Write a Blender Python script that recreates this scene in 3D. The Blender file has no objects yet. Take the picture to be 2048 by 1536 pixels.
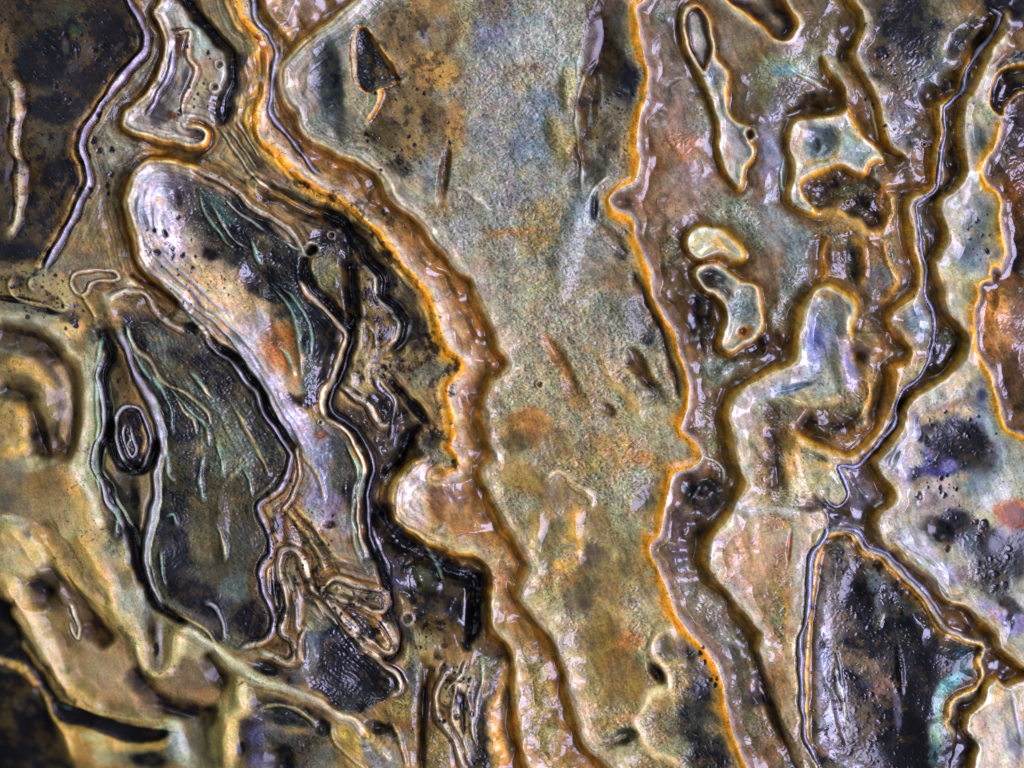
import bpy, math
import numpy as np

# ------------------------------------------------------------------ camera, world, lights, exposure
PX = 0.0001                       # one photo pixel of the shell is a tenth of a millimetre
W, H = 2048, 1536
scene = bpy.context.scene
camd = bpy.data.cameras.new("camera")
cam = bpy.data.objects.new("camera", camd)
scene.collection.objects.link(cam)
CAMZ = 0.52
cam.location = (0, 0, CAMZ)
camd.sensor_width = 36
camd.lens = 36 * CAMZ / (W * PX)
camd.clip_start = 0.01
camd.clip_end = 20
camd.dof.use_dof = True
camd.dof.focus_distance = CAMZ
camd.dof.aperture_fstop = 2.0
scene.camera = cam

world = bpy.data.worlds.new("World")
scene.world = world
world.use_nodes = True
bg = world.node_tree.nodes["Background"]
bg.inputs[0].default_value = (0.74, 0.80, 1.0, 1)
bg.inputs[1].default_value = 0.08

def lamp(name, az, el, dist, size, power, col, sy=None):
    l = bpy.data.lights.new(name, 'AREA')
    l.shape = 'RECTANGLE'; l.size = size; l.size_y = sy or size
    l.energy = power; l.color = col
    o = bpy.data.objects.new(name, l)
    scene.collection.objects.link(o)
    a, e = math.radians(az), math.radians(el)
    o.location = (dist*math.cos(e)*math.cos(a), dist*math.cos(e)*math.sin(a), dist*math.sin(e))
    from mathutils import Vector
    o.rotation_euler = (-Vector(o.location)).to_track_quat('-Z', 'Y').to_euler()
    return o
lamp("key_lamp", -16, 42, 2.6, 1.5, 205.0, (0.65, 0.62, 1.0), 1.9)
lamp("fill_lamp", 112, 44, 2.4, 0.9, 26.0, (0.72, 0.82, 1.0))  # unseen fill light, added to keep left-facing walls visible

scene.view_settings.view_transform = 'Standard'
scene.view_settings.look = 'None'
scene.view_settings.exposure = 0.0
scene.view_settings.gamma = 1.0
scene.cycles.use_denoising = True
scene.cycles.max_bounces = 6

# ------------------------------------------------------------------ fields on a grid (photo-sized units)
STEP = 1.8
MX = 240
xs = np.arange(-MX, W + MX + STEP, STEP)
ys = np.arange(-MX, H + MX + STEP, STEP)
NX, NY = len(xs), len(ys)
X, Y = np.meshgrid(xs, ys)
X = X.astype(np.float32); Y = Y.astype(np.float32)

def noise(X, Y, scale, seed, sy=None):
    """gradient noise, about -1..1, lattice turned by a seed-dependent angle"""
    r = np.random.RandomState(seed)
    th = r.rand(256, 256).astype(np.float32)*2*np.pi
    gx, gy = np.cos(th), np.sin(th)
    u = X / scale; v = Y / (sy or scale)
    if sy is None:
        t = r.rand()*6.28; u, v = u*math.cos(t)-v*math.sin(t), u*math.sin(t)+v*math.cos(t)
    u = u + 500.37; v = v + 500.71
    iu = np.floor(u); iv = np.floor(v)
    fu = (u - iu).astype(np.float32); fv = (v - iv).astype(np.float32)
    wu = fu*fu*fu*(fu*(fu*6-15)+10); wv = fv*fv*fv*(fv*(fv*6-15)+10)
    iu = iu.astype(np.int32) & 255; iv = iv.astype(np.int32) & 255
    ju = (iu+1) & 255; jv = (iv+1) & 255
    a = gx[iv, iu]*fu + gy[iv, iu]*fv
    b = gx[iv, ju]*(fu-1) + gy[iv, ju]*fv
    c = gx[jv, iu]*fu + gy[jv, iu]*(fv-1)
    d = gx[jv, ju]*(fu-1) + gy[jv, ju]*(fv-1)
    return ((a*(1-wu)+b*wu)*(1-wv) + (c*(1-wu)+d*wu)*wv)*1.55
def fbm(X, Y, scale, seed, oct=4, gain=0.55, sy=None):
    s = 0; a = 1; t = 0
    for k in range(oct):
        s = s + a*noise(X, Y, scale/2**k, seed+k*17, (sy/2**k) if sy else None)
        t += a; a *= gain
    return s/t
def ss(a, b, x):
    t = np.clip((x-a)/(b-a), 0, 1); return t*t*(3-2*t)

# gentle wobble so that no traced outline is mathematically clean
XW = X + 3.8*fbm(X, Y, 40, 1, 2, .3) + 0.25*noise(X, Y, 11, 5)
YW = Y + 3.8*fbm(X, Y, 40, 2, 2, .3) + 0.25*noise(X, Y, 11, 6)
XB = X + 20*fbm(X, Y, 60, 11, 4)+9*fbm(X, Y, 16, 13, 4, .7)
YB = Y + 20*fbm(X, Y, 60, 12, 4)+9*fbm(X, Y, 16, 14, 4, .7)
NW = fbm(X, Y, 66, 21, 2) + .3*fbm(X, Y, 30, 23, 1)

RELIEF = 1.7                                # how tall the walls stand
HT = np.zeros_like(X)                       # height
C = np.zeros(X.shape + (3,), np.float32)    # colour, display-like numbers 0..1
G = np.zeros(X.shape, np.float32)           # graininess
WET = np.full(X.shape, 0.6, np.float32)     # wet film
SPK = np.zeros(X.shape, np.float32)         # dark specks
def rgb(c): return np.array(c, np.float32)/255.0

def win(x0, x1, y0, y1):
    i0 = max(0, int((x0-xs[0])/STEP)); i1 = min(NX, int((x1-xs[0])/STEP)+2)
    j0 = max(0, int((y0-ys[0])/STEP)); j1 = min(NY, int((y1-ys[0])/STEP)+2)
    return (slice(j0, max(j0, j1)), slice(i0, max(i0, i1)))

def smooth(P, closed, n=4):
    P = np.array(P, float)
    if len(P) < 3: return P
    if closed: Q = np.vstack([P[-1], P, P[0], P[1]])
    else: Q = np.vstack([2*P[0]-P[1], P, 2*P[-1]-P[-2]])
    out = []
    for i in range(1, len(Q)-2):
        p0, p1, p2, p3 = Q[i-1], Q[i], Q[i+1], Q[i+2]
        for k in range(n):
            t = k/n
            out.append(0.5*((2*p1)+(-p0+p2)*t+(2*p0-5*p1+4*p2-p3)*t*t+(-p0+3*p1-3*p2+p3)*t**3))
    if not closed: out.append(Q[-2])
    return np.array(out)

def dist(P, R, closed=False):
    """signed distance (+ to the right of a downward stroke) and distance to the open ends"""
    P = smooth(P, closed)
    if closed: P = np.vstack([P, P[0]])
    w = win(P[:, 0].min()-R-8, P[:, 0].max()+R+8, P[:, 1].min()-R-8, P[:, 1].max()+R+8)
    XX, YY = XW[w], YW[w]
    D = np.full(XX.shape, 1e6, np.float32); S = np.full(XX.shape, 1.0, np.float32); T = np.zeros(XX.shape, np.float32)
    L = np.concatenate([[0], np.cumsum(np.hypot(*np.diff(P, axis=0).T))])
    ox, oy = xs[w[1].start] if w[1].stop > w[1].start else 0, ys[w[0].start] if w[0].stop > w[0].start else 0
    for k in range(len(P)-1):
        a, b = P[k], P[k+1]
        l = L[k+1]-L[k]
        if l < 1e-6: continue
        i0 = max(0, int((min(a[0], b[0])-R-6-ox)/STEP)); i1 = int((max(a[0], b[0])+R+6-ox)/STEP)+2
        j0 = max(0, int((min(a[1], b[1])-R-6-oy)/STEP)); j1 = int((max(a[1], b[1])+R+6-oy)/STEP)+2
        if i1 <= 0 or j1 <= 0: continue
        q = (slice(j0, j1), slice(i0, i1))
        vx = XX[q]-a[0]; vy = YY[q]-a[1]
        if vx.size == 0: continue
        tx, ty = (b-a)/l
        s = np.clip(vx*tx+vy*ty, 0, l)
        dd = np.hypot(vx-s*tx, vy-s*ty)
        m = dd < D[q]-1e-4
        sg = np.where(ty*vx-tx*vy >= 0, 1.0, -1.0)
        D[q] = np.where(m, dd, D[q]); S[q] = np.where(m, sg, S[q]); T[q] = np.where(m, L[k]+s, T[q])
    if closed:
        S = np.where(inside(P, XX, YY), 1.0, -1.0)
        E = np.full(XX.shape, 1e6, np.float32)
    else:
        E = np.minimum(T, L[-1]-T)
    return w, D*S, E

def inside(P, XX, YY):
    r = np.zeros(XX.shape, bool)
    for k in range(len(P)-1):
        (x0, y0), (x1, y1) = P[k], P[k+1]
        if y0 == y1: continue
        if y0 > y1: x0, y0, x1, y1 = x1, y1, x0, y0
        rows = (YY >= y0) & (YY < y1)
        r ^= rows & (XX < x0+(YY-y0)*(x1-x0)/(y1-y0))
    return r

def paint(w, a, col):
    C[w] = C[w]*(1-a[..., None]) + a[..., None]*col

PROF = {
 # name: (colour stops (d, rgb, alpha), height stops (d, h), wetness)
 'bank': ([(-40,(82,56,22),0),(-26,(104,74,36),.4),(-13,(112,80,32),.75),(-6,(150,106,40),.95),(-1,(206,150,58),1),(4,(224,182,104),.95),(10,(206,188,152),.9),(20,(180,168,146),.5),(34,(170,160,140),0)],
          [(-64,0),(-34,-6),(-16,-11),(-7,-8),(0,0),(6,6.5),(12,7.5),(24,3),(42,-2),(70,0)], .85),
 'rim':  ([(-34,(160,130,84),0),(-20,(176,146,90),.6),(-13,(212,156,62),1),(-4,(226,164,58),1),(-1,(204,172,126),1),(3,(166,150,142),1),(9,(132,108,90),.85),(22,(118,84,50),.4),(36,(112,76,50),0)],  # pale mauve-grey stop beside the crest paints in the highlight line
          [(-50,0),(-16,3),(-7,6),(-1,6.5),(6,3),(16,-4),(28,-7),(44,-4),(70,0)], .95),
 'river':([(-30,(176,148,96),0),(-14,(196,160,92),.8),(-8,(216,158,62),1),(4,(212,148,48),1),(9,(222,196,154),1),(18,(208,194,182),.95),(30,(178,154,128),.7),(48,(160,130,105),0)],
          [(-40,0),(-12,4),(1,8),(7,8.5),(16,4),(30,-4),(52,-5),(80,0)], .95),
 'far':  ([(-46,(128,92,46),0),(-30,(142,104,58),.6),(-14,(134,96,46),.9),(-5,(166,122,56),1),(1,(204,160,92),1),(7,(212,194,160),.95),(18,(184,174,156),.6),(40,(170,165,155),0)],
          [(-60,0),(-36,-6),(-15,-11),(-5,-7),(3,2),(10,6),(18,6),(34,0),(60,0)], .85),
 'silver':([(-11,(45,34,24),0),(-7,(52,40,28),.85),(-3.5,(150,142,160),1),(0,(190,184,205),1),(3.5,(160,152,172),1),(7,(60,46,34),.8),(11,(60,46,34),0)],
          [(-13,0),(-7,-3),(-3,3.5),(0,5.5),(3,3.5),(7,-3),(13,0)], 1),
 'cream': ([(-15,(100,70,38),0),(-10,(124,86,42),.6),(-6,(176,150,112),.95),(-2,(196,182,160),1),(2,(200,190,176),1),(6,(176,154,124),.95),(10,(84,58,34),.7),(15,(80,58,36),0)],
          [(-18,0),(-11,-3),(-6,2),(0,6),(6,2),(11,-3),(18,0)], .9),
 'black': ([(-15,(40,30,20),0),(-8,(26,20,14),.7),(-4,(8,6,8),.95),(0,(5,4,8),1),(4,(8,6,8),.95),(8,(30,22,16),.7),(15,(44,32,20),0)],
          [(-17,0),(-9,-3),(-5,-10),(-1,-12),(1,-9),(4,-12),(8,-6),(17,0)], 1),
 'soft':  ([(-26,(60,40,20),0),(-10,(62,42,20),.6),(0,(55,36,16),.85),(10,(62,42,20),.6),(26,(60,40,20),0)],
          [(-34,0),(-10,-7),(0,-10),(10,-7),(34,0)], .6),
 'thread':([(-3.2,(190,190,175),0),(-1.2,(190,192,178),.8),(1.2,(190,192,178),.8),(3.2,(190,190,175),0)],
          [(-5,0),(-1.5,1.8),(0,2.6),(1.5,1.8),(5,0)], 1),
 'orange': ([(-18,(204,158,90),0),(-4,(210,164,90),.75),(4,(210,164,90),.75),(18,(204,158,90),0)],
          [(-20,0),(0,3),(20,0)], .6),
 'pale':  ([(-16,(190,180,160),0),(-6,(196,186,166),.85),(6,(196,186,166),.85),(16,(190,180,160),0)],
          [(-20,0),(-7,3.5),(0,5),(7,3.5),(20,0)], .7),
 # closed shapes: + is inside
 'isle':  ([(-34,(86,60,24),0),(-19,(100,72,34),.5),(-9,(108,76,30),.85),(-3,(176,126,48),1),(1.5,(220,164,74),1),(6,(216,192,146),1),(14,(204,194,168),.8),(24,(190,184,160),0)],
          [(-56,0),(-28,-5),(-11,-10),(-4,-7),(1,2),(7,8),(14,7),(28,2),(60,1)], .85),
 'pit':   ([(-14,(190,175,150),0),(-8,(196,176,145),.9),(-3,(214,180,120),1),(0,(205,142,50),1),(5,(130,80,22),1),(11,(60,38,14),.9),(22,(20,14,8),.6),(40,(20,14,8),0)],
          [(-40,0),(-12,3),(-4,5),(0,1),(7,-8),(16,-13),(60,-14)], 1),
}

LINES = []
def line(kind, P, s=1.0, hs=1.0, closed=False, flip=False, al=1.0, tint=None):
    LINES.append((kind, P, s, hs, closed, flip, al, tint))
def draw_lines():
    for kind, P, s, hs, closed, flip, al, tint in LINES:
        cs, hh, wet = PROF[kind]
        R = max(abs(hh[0][0]), abs(hh[-1][0]), abs(cs[0][0]))*s*1.25
        if closed: P = list(P)
        w, d, e = dist(P[::-1] if (flip and not closed) else P, R, closed)
        if d.size == 0: continue
        f = d/(s*(1+0.75*np.clip(NW[w], -.6, .8)))
        tap = 1.0 if closed else ss(0, 12+10*s, e)
        ds = [c[0] for c in cs]
        a = np.interp(f, ds, [c[2] for c in cs]).astype(np.float32)*tap*al
        col = np.stack([np.interp(f, ds, [c[1][k] for c in cs]) for k in range(3)], -1).astype(np.float32)/255
        if tint is not None: col = col*rgb(tint)*1.25
        C[w] = C[w]*(1-a[..., None]) + a[..., None]*col
        WET[w] = WET[w]*(1-a*.8)+a*.8*wet
        G[w] = G[w]*(1-a*.85)
        hx = [c[0] for c in hh]; hy = [c[1] for c in hh]
        far_in = abs(d) > 9e5
        v = np.interp(np.where(far_in, np.sign(d)*1e4, f), hx, hy)
        HT[w] += (v*hs*RELIEF*s**0.6*tap).astype(np.float32)

def fill(P, col, alpha=1.0, dh=0.0, soft=10, grain=None, wet=None, spk=None, rag=7):
    w, d, e = dist(P, soft*2+rag+4, True)
    if d.size == 0: return
    dn = d + rag*fbm(X[w], Y[w], 22, 77, 3)
    m = ss(-soft, soft, dn).astype(np.float32)
    if col is not None: paint(w, m*alpha, rgb(col))
    HT[w] += m*dh
    if grain is not None: G[w] = G[w]*(1-m)+m*grain
    if wet is not None: WET[w] = WET[w]*(1-m)+m*wet
    if spk is not None: SPK[w] = SPK[w]*(1-m)+m*spk

def blob(x, y, rx, ry, ang, col, a=0.8, dh=0, g=None, wet=None, spk=None, hard=0.56):
    R = max(rx, ry)*1.5+30
    w = win(x-R, x+R, y-R, y+R)
    if X[w].size == 0: return
    k = min(1.0, min(rx, ry)/40.0)
    xx = X[w]+(XB[w]-X[w])*k-x; yy = Y[w]+(YB[w]-Y[w])*k-y
    c, s = math.cos(math.radians(ang)), math.sin(math.radians(ang))
    r = np.hypot((xx*c+yy*s)/rx, (-xx*s+yy*c)/ry)
    m = (1-ss(hard, 1.35, r)).astype(np.float32)
    if col is not None:
        c3 = rgb(col); g3 = c3.mean(); c3 = g3+(c3-g3)*(0.8 if col[0]-col[2] > 70 else 1.0)
        paint(w, m*a*.92, c3)
    if dh:
        r0 = np.hypot(((X[w]-x)*c+(Y[w]-y)*s)/rx, (-(X[w]-x)*s+(Y[w]-y)*c)/ry)
        HT[w] += 2.2*dh*(1-ss(0.2, 1.25, r0)).astype(np.float32)
    if g is not None: G[w] = G[w]*(1-m)+m*g
    if wet is not None: WET[w] = WET[w]*(1-m)+m*wet
    if spk is not None: SPK[w] = SPK[w]*(1-m)+m*spk
ALBEDO = 0.445
# ------------------------------------------------------------------ outlines
cord_left = [(250,-60),(258,0),(273,30),(290,67),(290,97),(273,117),(250,143),(217,187),(190,227),(170,263),(163,287),(165,310),(177,343),(178,363),(163,393),(147,430),(127,467),(103,510),(88,545)]
lobe_top = [(330,-60),(320,0),(307,27),(317,50),(328,77),(327,110),(317,143),(297,180),(267,210),(247,223),(243,253),(267,267),(293,277),(333,287),(367,295),(393,298),(413,287),(418,267),(400,253),(373,247)]
crack_top = [(350,-60),(370,0),(383,17),(407,47),(433,77),(457,103),(463,133),(463,167),(450,200),(447,233),(432,255)]
big_lobe = [(612,512),(590,470),(560,445),(503,410),(477,383),(443,360),(400,337),(360,323),(317,317),(290,323),(270,343),(257,373),(250,407),(257,443),(267,480),(270,512),(290,545),(330,580),(370,615)]
crack_mid = [(640,490),(612,512),(612,552),(625,582),(645,599),(669,622),(692,649),(703,664),(702,685),(688,719),(678,759),(662,779),(658,812),(669,832),(699,849),(719,872),(739,912),(744,939),(736,969),(731,1024),(739,1074),(752,1111),(767,1141),(769,1167),(781,1201),(779,1231),(795,1274),(792,1307),(772,1317),(745,1304),(725,1283)]
river_left = [(455,-60),(468,0),(482,35),(512,68),(525,93),(529,133),(525,173),(515,207),(509,233),(512,263),(525,287),(549,307),(579,337),(609,363),(639,383),(672,397),(699,417),(729,443),(759,473),(789,512),(812,539),(835,565),(855,599),(869,632),(879,672),(895,702),(919,725),(920,745),(897,765),(892,789),(899,822),(905,845),(902,872),(899,895),(912,912),(915,932),(895,942),(872,952)]
river_low = [(850,912),(825,922),(805,942),(785,969),(779,995),(779,1020),(790,1040),(822,1067),(855,1087),(895,1104),(942,1114),(969,1127),(979,1157),(979,1197),(979,1237),(985,1267),(1009,1287),(1022,1310),(1024,1350),(1026,1400),(1030,1450),(1040,1500),(1050,1536),(1065,1600)]
river_right = [(750,-50),(705,0),(672,33),(635,57),(609,77),(582,103),(562,130),(555,160),(559,190),(572,213),(589,233),(595,257),(612,277),(635,290),(662,303),(685,317),(712,323),(732,337),(752,353),(765,377),(775,400),(799,420),(825,437),(849,467),(869,493),(889,512),(909,539),(939,559),(949,589),(962,622),(982,662),(995,699),(1012,725),(1000,745),(979,762),(969,789),(962,819),(962,849),(975,879),(979,912),(960,940),(975,985),(1000,1040),(1024,1074),(1037,1101),(1050,1127),(1044,1151),(1034,1174),(1037,1201),(1057,1231),(1081,1257),(1104,1284),(1117,1314),(1127,1344),(1131,1374),(1141,1414),(1151,1457),(1164,1491),(1191,1517),(1211,1536),(1250,1590)]
tongue_top = [(520,-60),(524,0),(532,27),(552,53),(570,72),(582,86)]
rim_right = [(1310,-60),(1291,0),(1273,15),(1274,37),(1279,67),(1286,100),(1294,133),(1298,160),(1293,193),(1283,227),(1275,257),(1274,287),(1279,320),(1276,353),(1259,373),(1233,384),(1219,400),(1231,420),(1257,430),(1271,450),(1273,473),(1284,500),(1292,520),(1299,545),(1303,572),(1309,599),(1333,635),(1349,665),(1359,699),(1369,735),(1379,772),(1379,805),(1373,835),(1366,859),(1386,879),(1403,902),(1403,922),(1386,935),(1356,944),(1343,962),(1336,992),(1329,1024),(1321,1067),(1306,1084),(1303,1107),(1316,1137),(1329,1167),(1343,1201),(1359,1237),(1386,1271),(1416,1304),(1436,1334),(1446,1371),(1453,1411),(1463,1454),(1479,1497),(1493,1536),(1510,1600)]
loop_tall = [(1387,7),(1367,20),(1361,47),(1364,80),(1374,113),(1394,147),(1407,177),(1421,207),(1431,240),(1436,267),(1434,297),(1441,327),(1454,353),(1474,377),(1487,367),(1489,340),(1504,320),(1509,297),(1497,283),(1491,253),(1471,240),(1457,220),(1454,187),(1456,153),(1447,133),(1431,113),(1429,80),(1421,43),(1407,20)]
pit_in_loop = [(1393,14),(1375,28),(1370,55),(1375,88),(1388,115),(1404,140),(1414,132),(1421,108),(1420,80),(1413,45),(1404,24)]
pit_top = [(1430,-60),(1451,0),(1491,27),(1517,47),(1536,67),(1549,78),(1569,81),(1583,72),(1591,53),(1587,33),(1574,10),(1565,-10),(1560,-60)]
isle_square = [(1589,240),(1576,263),(1576,300),(1586,333),(1583,360),(1573,383),(1579,407),(1603,423),(1629,430),(1628,415),(1616,400),(1603,383),(1601,367),(1623,353),(1653,337),(1679,330),(1703,343),(1726,350),(1736,337),(1749,323),(1766,320),(1763,300),(1749,287),(1729,273),(1713,250),(1703,230),(1696,217),(1676,230),(1646,233),(1616,233)]
hollow_mid = [(1612,376),(1635,358),(1680,345),(1720,355),(1755,370),(1775,400),(1778,430),(1762,460),(1740,457),(1715,437),(1690,425),(1660,412),(1632,412),(1615,398)]
bank_k = [(1685,-60),(1699,0),(1716,23),(1723,50),(1713,80),(1704,110),(1716,140),(1733,170),(1749,197),(1756,227),(1766,263),(1779,293),(1803,310),(1815,322)]
spur = [(1646,105),(1653,140),(1683,170),(1689,200),(1679,220),(1646,230),(1610,236)]
cord_bank = [(1985,20),(1996,45),(1976,84),(1940,115),(1924,147),(1920,177),(1900,197),(1873,210),(1876,247),(1873,283),(1866,320),(1866,363),(1846,380),(1819,393),(1811,420),(1816,460),(1828,512),(1834,545),(1830,580),(1803,605),(1783,622),(1776,642),(1786,662),(1803,682),(1816,702),(1806,725),(1783,732),(1786,755),(1783,789),(1769,829),(1749,865),(1723,892),(1696,909),(1669,902),(1636,889),(1603,872),(1583,862)]
cord_right = [(1960,-30),(1975,15),(1996,33),(1983,73),(1956,107),(1936,140),(1928,180),(1898,207),(1889,220),(1891,257),(1883,293),(1879,333),(1876,377),(1856,395),(1835,410),(1835,440),(1843,480),(1849,512),(1856,545),(1851,585),(1868,619),(1871,652),(1865,689),(1855,725),(1838,759),(1806,782),(1796,812),(1791,845),(1771,872),(1748,902),(1725,925),(1703,934),(1678,931),(1685,955),(1698,985),(1691,1005),(1669,1014),(1646,997),(1619,991),(1599,995)]
chan_right = [(2010,60),(1979,97),(1963,133),(1943,180),(1926,200),(1923,233),(1919,277),(1926,317),(1926,353),(1903,380),(1879,400),(1876,427),(1886,457),(1886,483),(1873,515),(1866,530),(1873,555),(1883,579),(1883,605),(1896,635),(1913,655),(1929,672),(1929,695),(1913,729),(1886,755),(1853,775),(1826,795),(1809,822),(1799,852),(1783,882),(1763,909),(1749,924),(1756,949),(1776,975),(1783,992),(1771,1012),(1753,1028),(1749,1051),(1753,1074),(1769,1094),(1793,1101),(1809,1124),(1836,1141),(1859,1161),(1876,1187),(1896,1207),(1926,1214),(1946,1231),(1969,1251),(1989,1271),(1996,1297),(2019,1314),(2048,1337),(2110,1380)]
lobe_dark = [(1640,1600),(1633,1524),(1619,1484),(1614,1441),(1616,1391),(1614,1324),(1619,1274),(1621,1224),(1629,1174),(1633,1141),(1643,1107),(1653,1081),(1669,1072),(1699,1074),(1716,1091),(1729,1111),(1763,1121),(1783,1141),(1809,1167),(1836,1191),(1856,1221),(1876,1251),(1896,1274),(1929,1284),(1963,1294),(1966,1307),(1956,1324),(1963,1357),(1949,1377),(1913,1391),(1896,1414),(1896,1447),(1909,1467),(1906,1491),(1886,1514),(1873,1536),(1860,1600)]
cord_low = [(1653,1045),(1656,1067),(1643,1088),(1627,1105),(1619,1141),(1617,1207),(1608,1251),(1600,1284),(1600,1341),(1603,1407),(1609,1474),(1626,1507),(1640,1536),(1655,1590)]
lobe_corner = [(2110,1350),(2048,1361),(2016,1371),(1993,1361),(1973,1374),(1966,1401),(1946,1421),(1933,1431),(1929,1457),(1946,1481),(1953,1501),(1946,1536),(1940,1600),(2110,1600)]
hollow_right = [(2110,130),(2048,133),(2016,133),(1993,150),(1983,180),(1979,207),(1989,223),(2003,230),(2009,213),(2029,193),(2048,180),(2110,160)]
plateau_edge = [(2002,232),(2003,260),(1986,300),(1969,327),(1969,360),(1993,383),(2003,410),(2003,450),(2013,500),(2013,512),(2003,539),(1986,538),(1983,562),(1959,569),(1959,599),(1949,622),(1949,662),(1956,702),(1969,725),(1986,752),(1996,789),(2003,825),(2013,855),(2048,872),(2110,890)]
isle_bean = [(1370,485),(1378,465),(1400,452),(1425,455),(1445,460),(1470,480),(1488,505),(1485,520),(1460,522),(1430,515),(1400,522),(1378,508)]
isle_hook = [(1387,555),(1394,535),(1417,525),(1441,527),(1461,545),(1484,562),(1511,569),(1521,589),(1524,622),(1524,655),(1507,682),(1481,695),(1461,705),(1444,702),(1437,685),(1444,662),(1451,642),(1444,612),(1427,595),(1404,579)]
bank_t = [(1706,680),(1703,659),(1713,629),(1709,605),(1679,579),(1653,569),(1626,582),(1603,609),(1596,635),(1591,672),(1586,712),(1569,732),(1536,742),(1504,759),(1474,782),(1454,805),(1451,832),(1457,865),(1461,899),(1471,932),(1481,962),(1474,989),(1457,1024),(1427,1061),(1411,1091),(1411,1127),(1424,1157),(1451,1184),(1474,1217),(1501,1247),(1517,1271),(1514,1301),(1521,1341)]
triangle = [(725,52),(709,63),(705,110),(709,150),(722,180),(740,184),(762,177),(799,163),(792,147),(765,103),(742,67)]
swirl = [(-60,636),(0,640),(40,640),(85,652),(120,680),(135,705),(160,728),(168,765),(170,805),(168,845),(158,880),(147,912),(145,938),(157,962),(177,988),(187,1024),(195,1060)]
crack_v = [(193,650),(213,685),(220,712),(207,745),(210,779),(217,812),(217,862),(200,895),(197,935),(213,962),(223,995),(240,1024),(262,1060),(272,1107),(277,1141),(293,1177),(312,1211),(340,1232),(375,1250)]
ridge_x = [(233,655),(253,699),(267,739),(290,779),(307,812),(317,845),(323,895),(312,945),(313,979),(307,1024),(296,1074),(290,1117),(296,1157),(309,1191),(325,1221)]
loop_y = [(247,812),(233,835),(230,865),(237,899),(247,925),(263,942),(283,935),(297,909),(300,872),(290,839),(277,815)]
cord_aa = [(407,672),(433,702),(467,725),(490,759),(512,789),(532,832),(552,862),(572,895),(582,915),(575,945),(555,979),(522,1005),(519,1024),(532,1057),(542,1084),(539,1111),(522,1137),(525,1174),(539,1211),(549,1237),(545,1264),(525,1284),(499,1291),(475,1300)]
strip_left = [(-60,150),(0,157),(23,170),(33,200),(33,233),(27,273),(33,307),(37,350),(37,400),(33,443),(20,463),(0,467),(-60,470)]
bowl = [(612,1257),(639,1244),(669,1241),(692,1271),(729,1307),(765,1337),(792,1354),(795,1384),(745,1407),(712,1424),(679,1417),(645,1391),(619,1357),(609,1307)]
pool = [(745,1010),(757,1024),(779,1061),(812,1094),(852,1117),(885,1134),(922,1147),(949,1161),(954,1184),(949,1224),(942,1294),(925,1292),(905,1250),(860,1240),(820,1200),(785,1170),(760,1100),(740,1040)]
pool_edge = [(745,1000),(757,1024),(779,1061),(812,1094),(852,1117),(885,1134),(922,1147),(947,1163),(950,1190),(945,1240),(938,1294)]
ridge_w = [(340,1251),(377,1264),(407,1281),(443,1304),(473,1331),(512,1361),(545,1371),(589,1384),(622,1397),(652,1417),(679,1434),(705,1444),(730,1470)]
streak = [(90,1412),(133,1421),(187,1437),(233,1454),(283,1464),(327,1467),(320,1484),(283,1494),(233,1491),(187,1471),(133,1461),(100,1447)]
notch = [(187,1151),(217,1191),(230,1231),(247,1264),(267,1277),(277,1307),(290,1344),(313,1354),(330,1344),(340,1317),(347,1274),(357,1261),(377,1268)]
finger_a = [(512,1301),(545,1314),(572,1324),(589,1317),(595,1301),(585,1281),(565,1264),(569,1237),(575,1204),(562,1157),(559,1120),(569,1103),(592,1104),(605,1124),(615,1157),(625,1181),(645,1191),(665,1215),(690,1245),(715,1280),(740,1305),(765,1330),(790,1350),(802,1375)]
finger_b = [(645,1184),(652,1167),(669,1157),(699,1164),(732,1174),(765,1184),(775,1201),(769,1221),(745,1224),(729,1214),(712,1204),(685,1197)]
finger_c = [(659,1197),(685,1231),(712,1257),(739,1284),(765,1307),(785,1307),(792,1287),(779,1257),(759,1231)]
dark_tongue = [(719,512),(745,532),(765,555),(769,595),(795,619),(812,645),(809,669),(795,692),(775,709)]
groove_up = [(512,367),(532,377),(562,393),(595,413),(622,423),(652,427),(679,443),(699,467),(719,493),(728,512)]
hook_black = [(772,752),(802,785),(832,819),(858,852)]
hook_back = [(850,856),(825,862),(812,885),(799,912),(779,932),(755,955)]
curl = [(689,759),(685,772),(705,792),(732,809),(745,829),(765,849),(779,845),(789,829),(789,805),(779,785),(759,765),(749,745)]
# ------------------------------------------------------------------ colours of the shell, patch by patch, some highlights and wall shade painted in
C[:] = rgb((140,116,78))
def zone(P, col, **k): fill(P, col, **k)
B = blob
# --- upper left: dark mottled field
zone([(-300,-300),(250,-300)]+cord_left[:-1]+[(70,530),(0,520),(-300,520)], (66,54,34), grain=.15, wet=.2, spk=.9)
for a in [(60,40,90,60,0,(66,56,36),.8),(60,240,70,110,0,(80,70,44),.8),(100,400,60,90,0,(74,64,38),.8),(60,450,80,40,0,(60,50,30),.7),(120,250,60,50,10,(82,80,64),.6),
 (90,120,60,60,30,(20,18,16),.85),(75,215,30,22,0,(18,14,12),.85),(105,230,16,14,0,(16,12,10),.9),(110,350,34,30,0,(16,13,11),.85),(230,60,26,40,0,(22,18,18),.8),(190,150,40,26,0,(20,17,15),.8),(140,300,28,46,20,(22,18,14),.8),(60,400,20,16,0,(20,16,12),.8),(40,510,80,26,0,(26,20,14),.8),
 (150,35,40,26,0,(62,76,64),.7),(155,60,16,20,0,(30,70,60),.6),(205,92,50,16,-10,(96,90,104),.7),(131,97,7,16,0,(140,150,165),.8),(165,120,60,22,-20,(88,84,76),.6),(70,170,40,30,0,(84,84,70),.5),(100,290,24,22,0,(100,94,74),.5)]: B(*a)
B(6,110,26,70,0,(150,112,56),.8)
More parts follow.
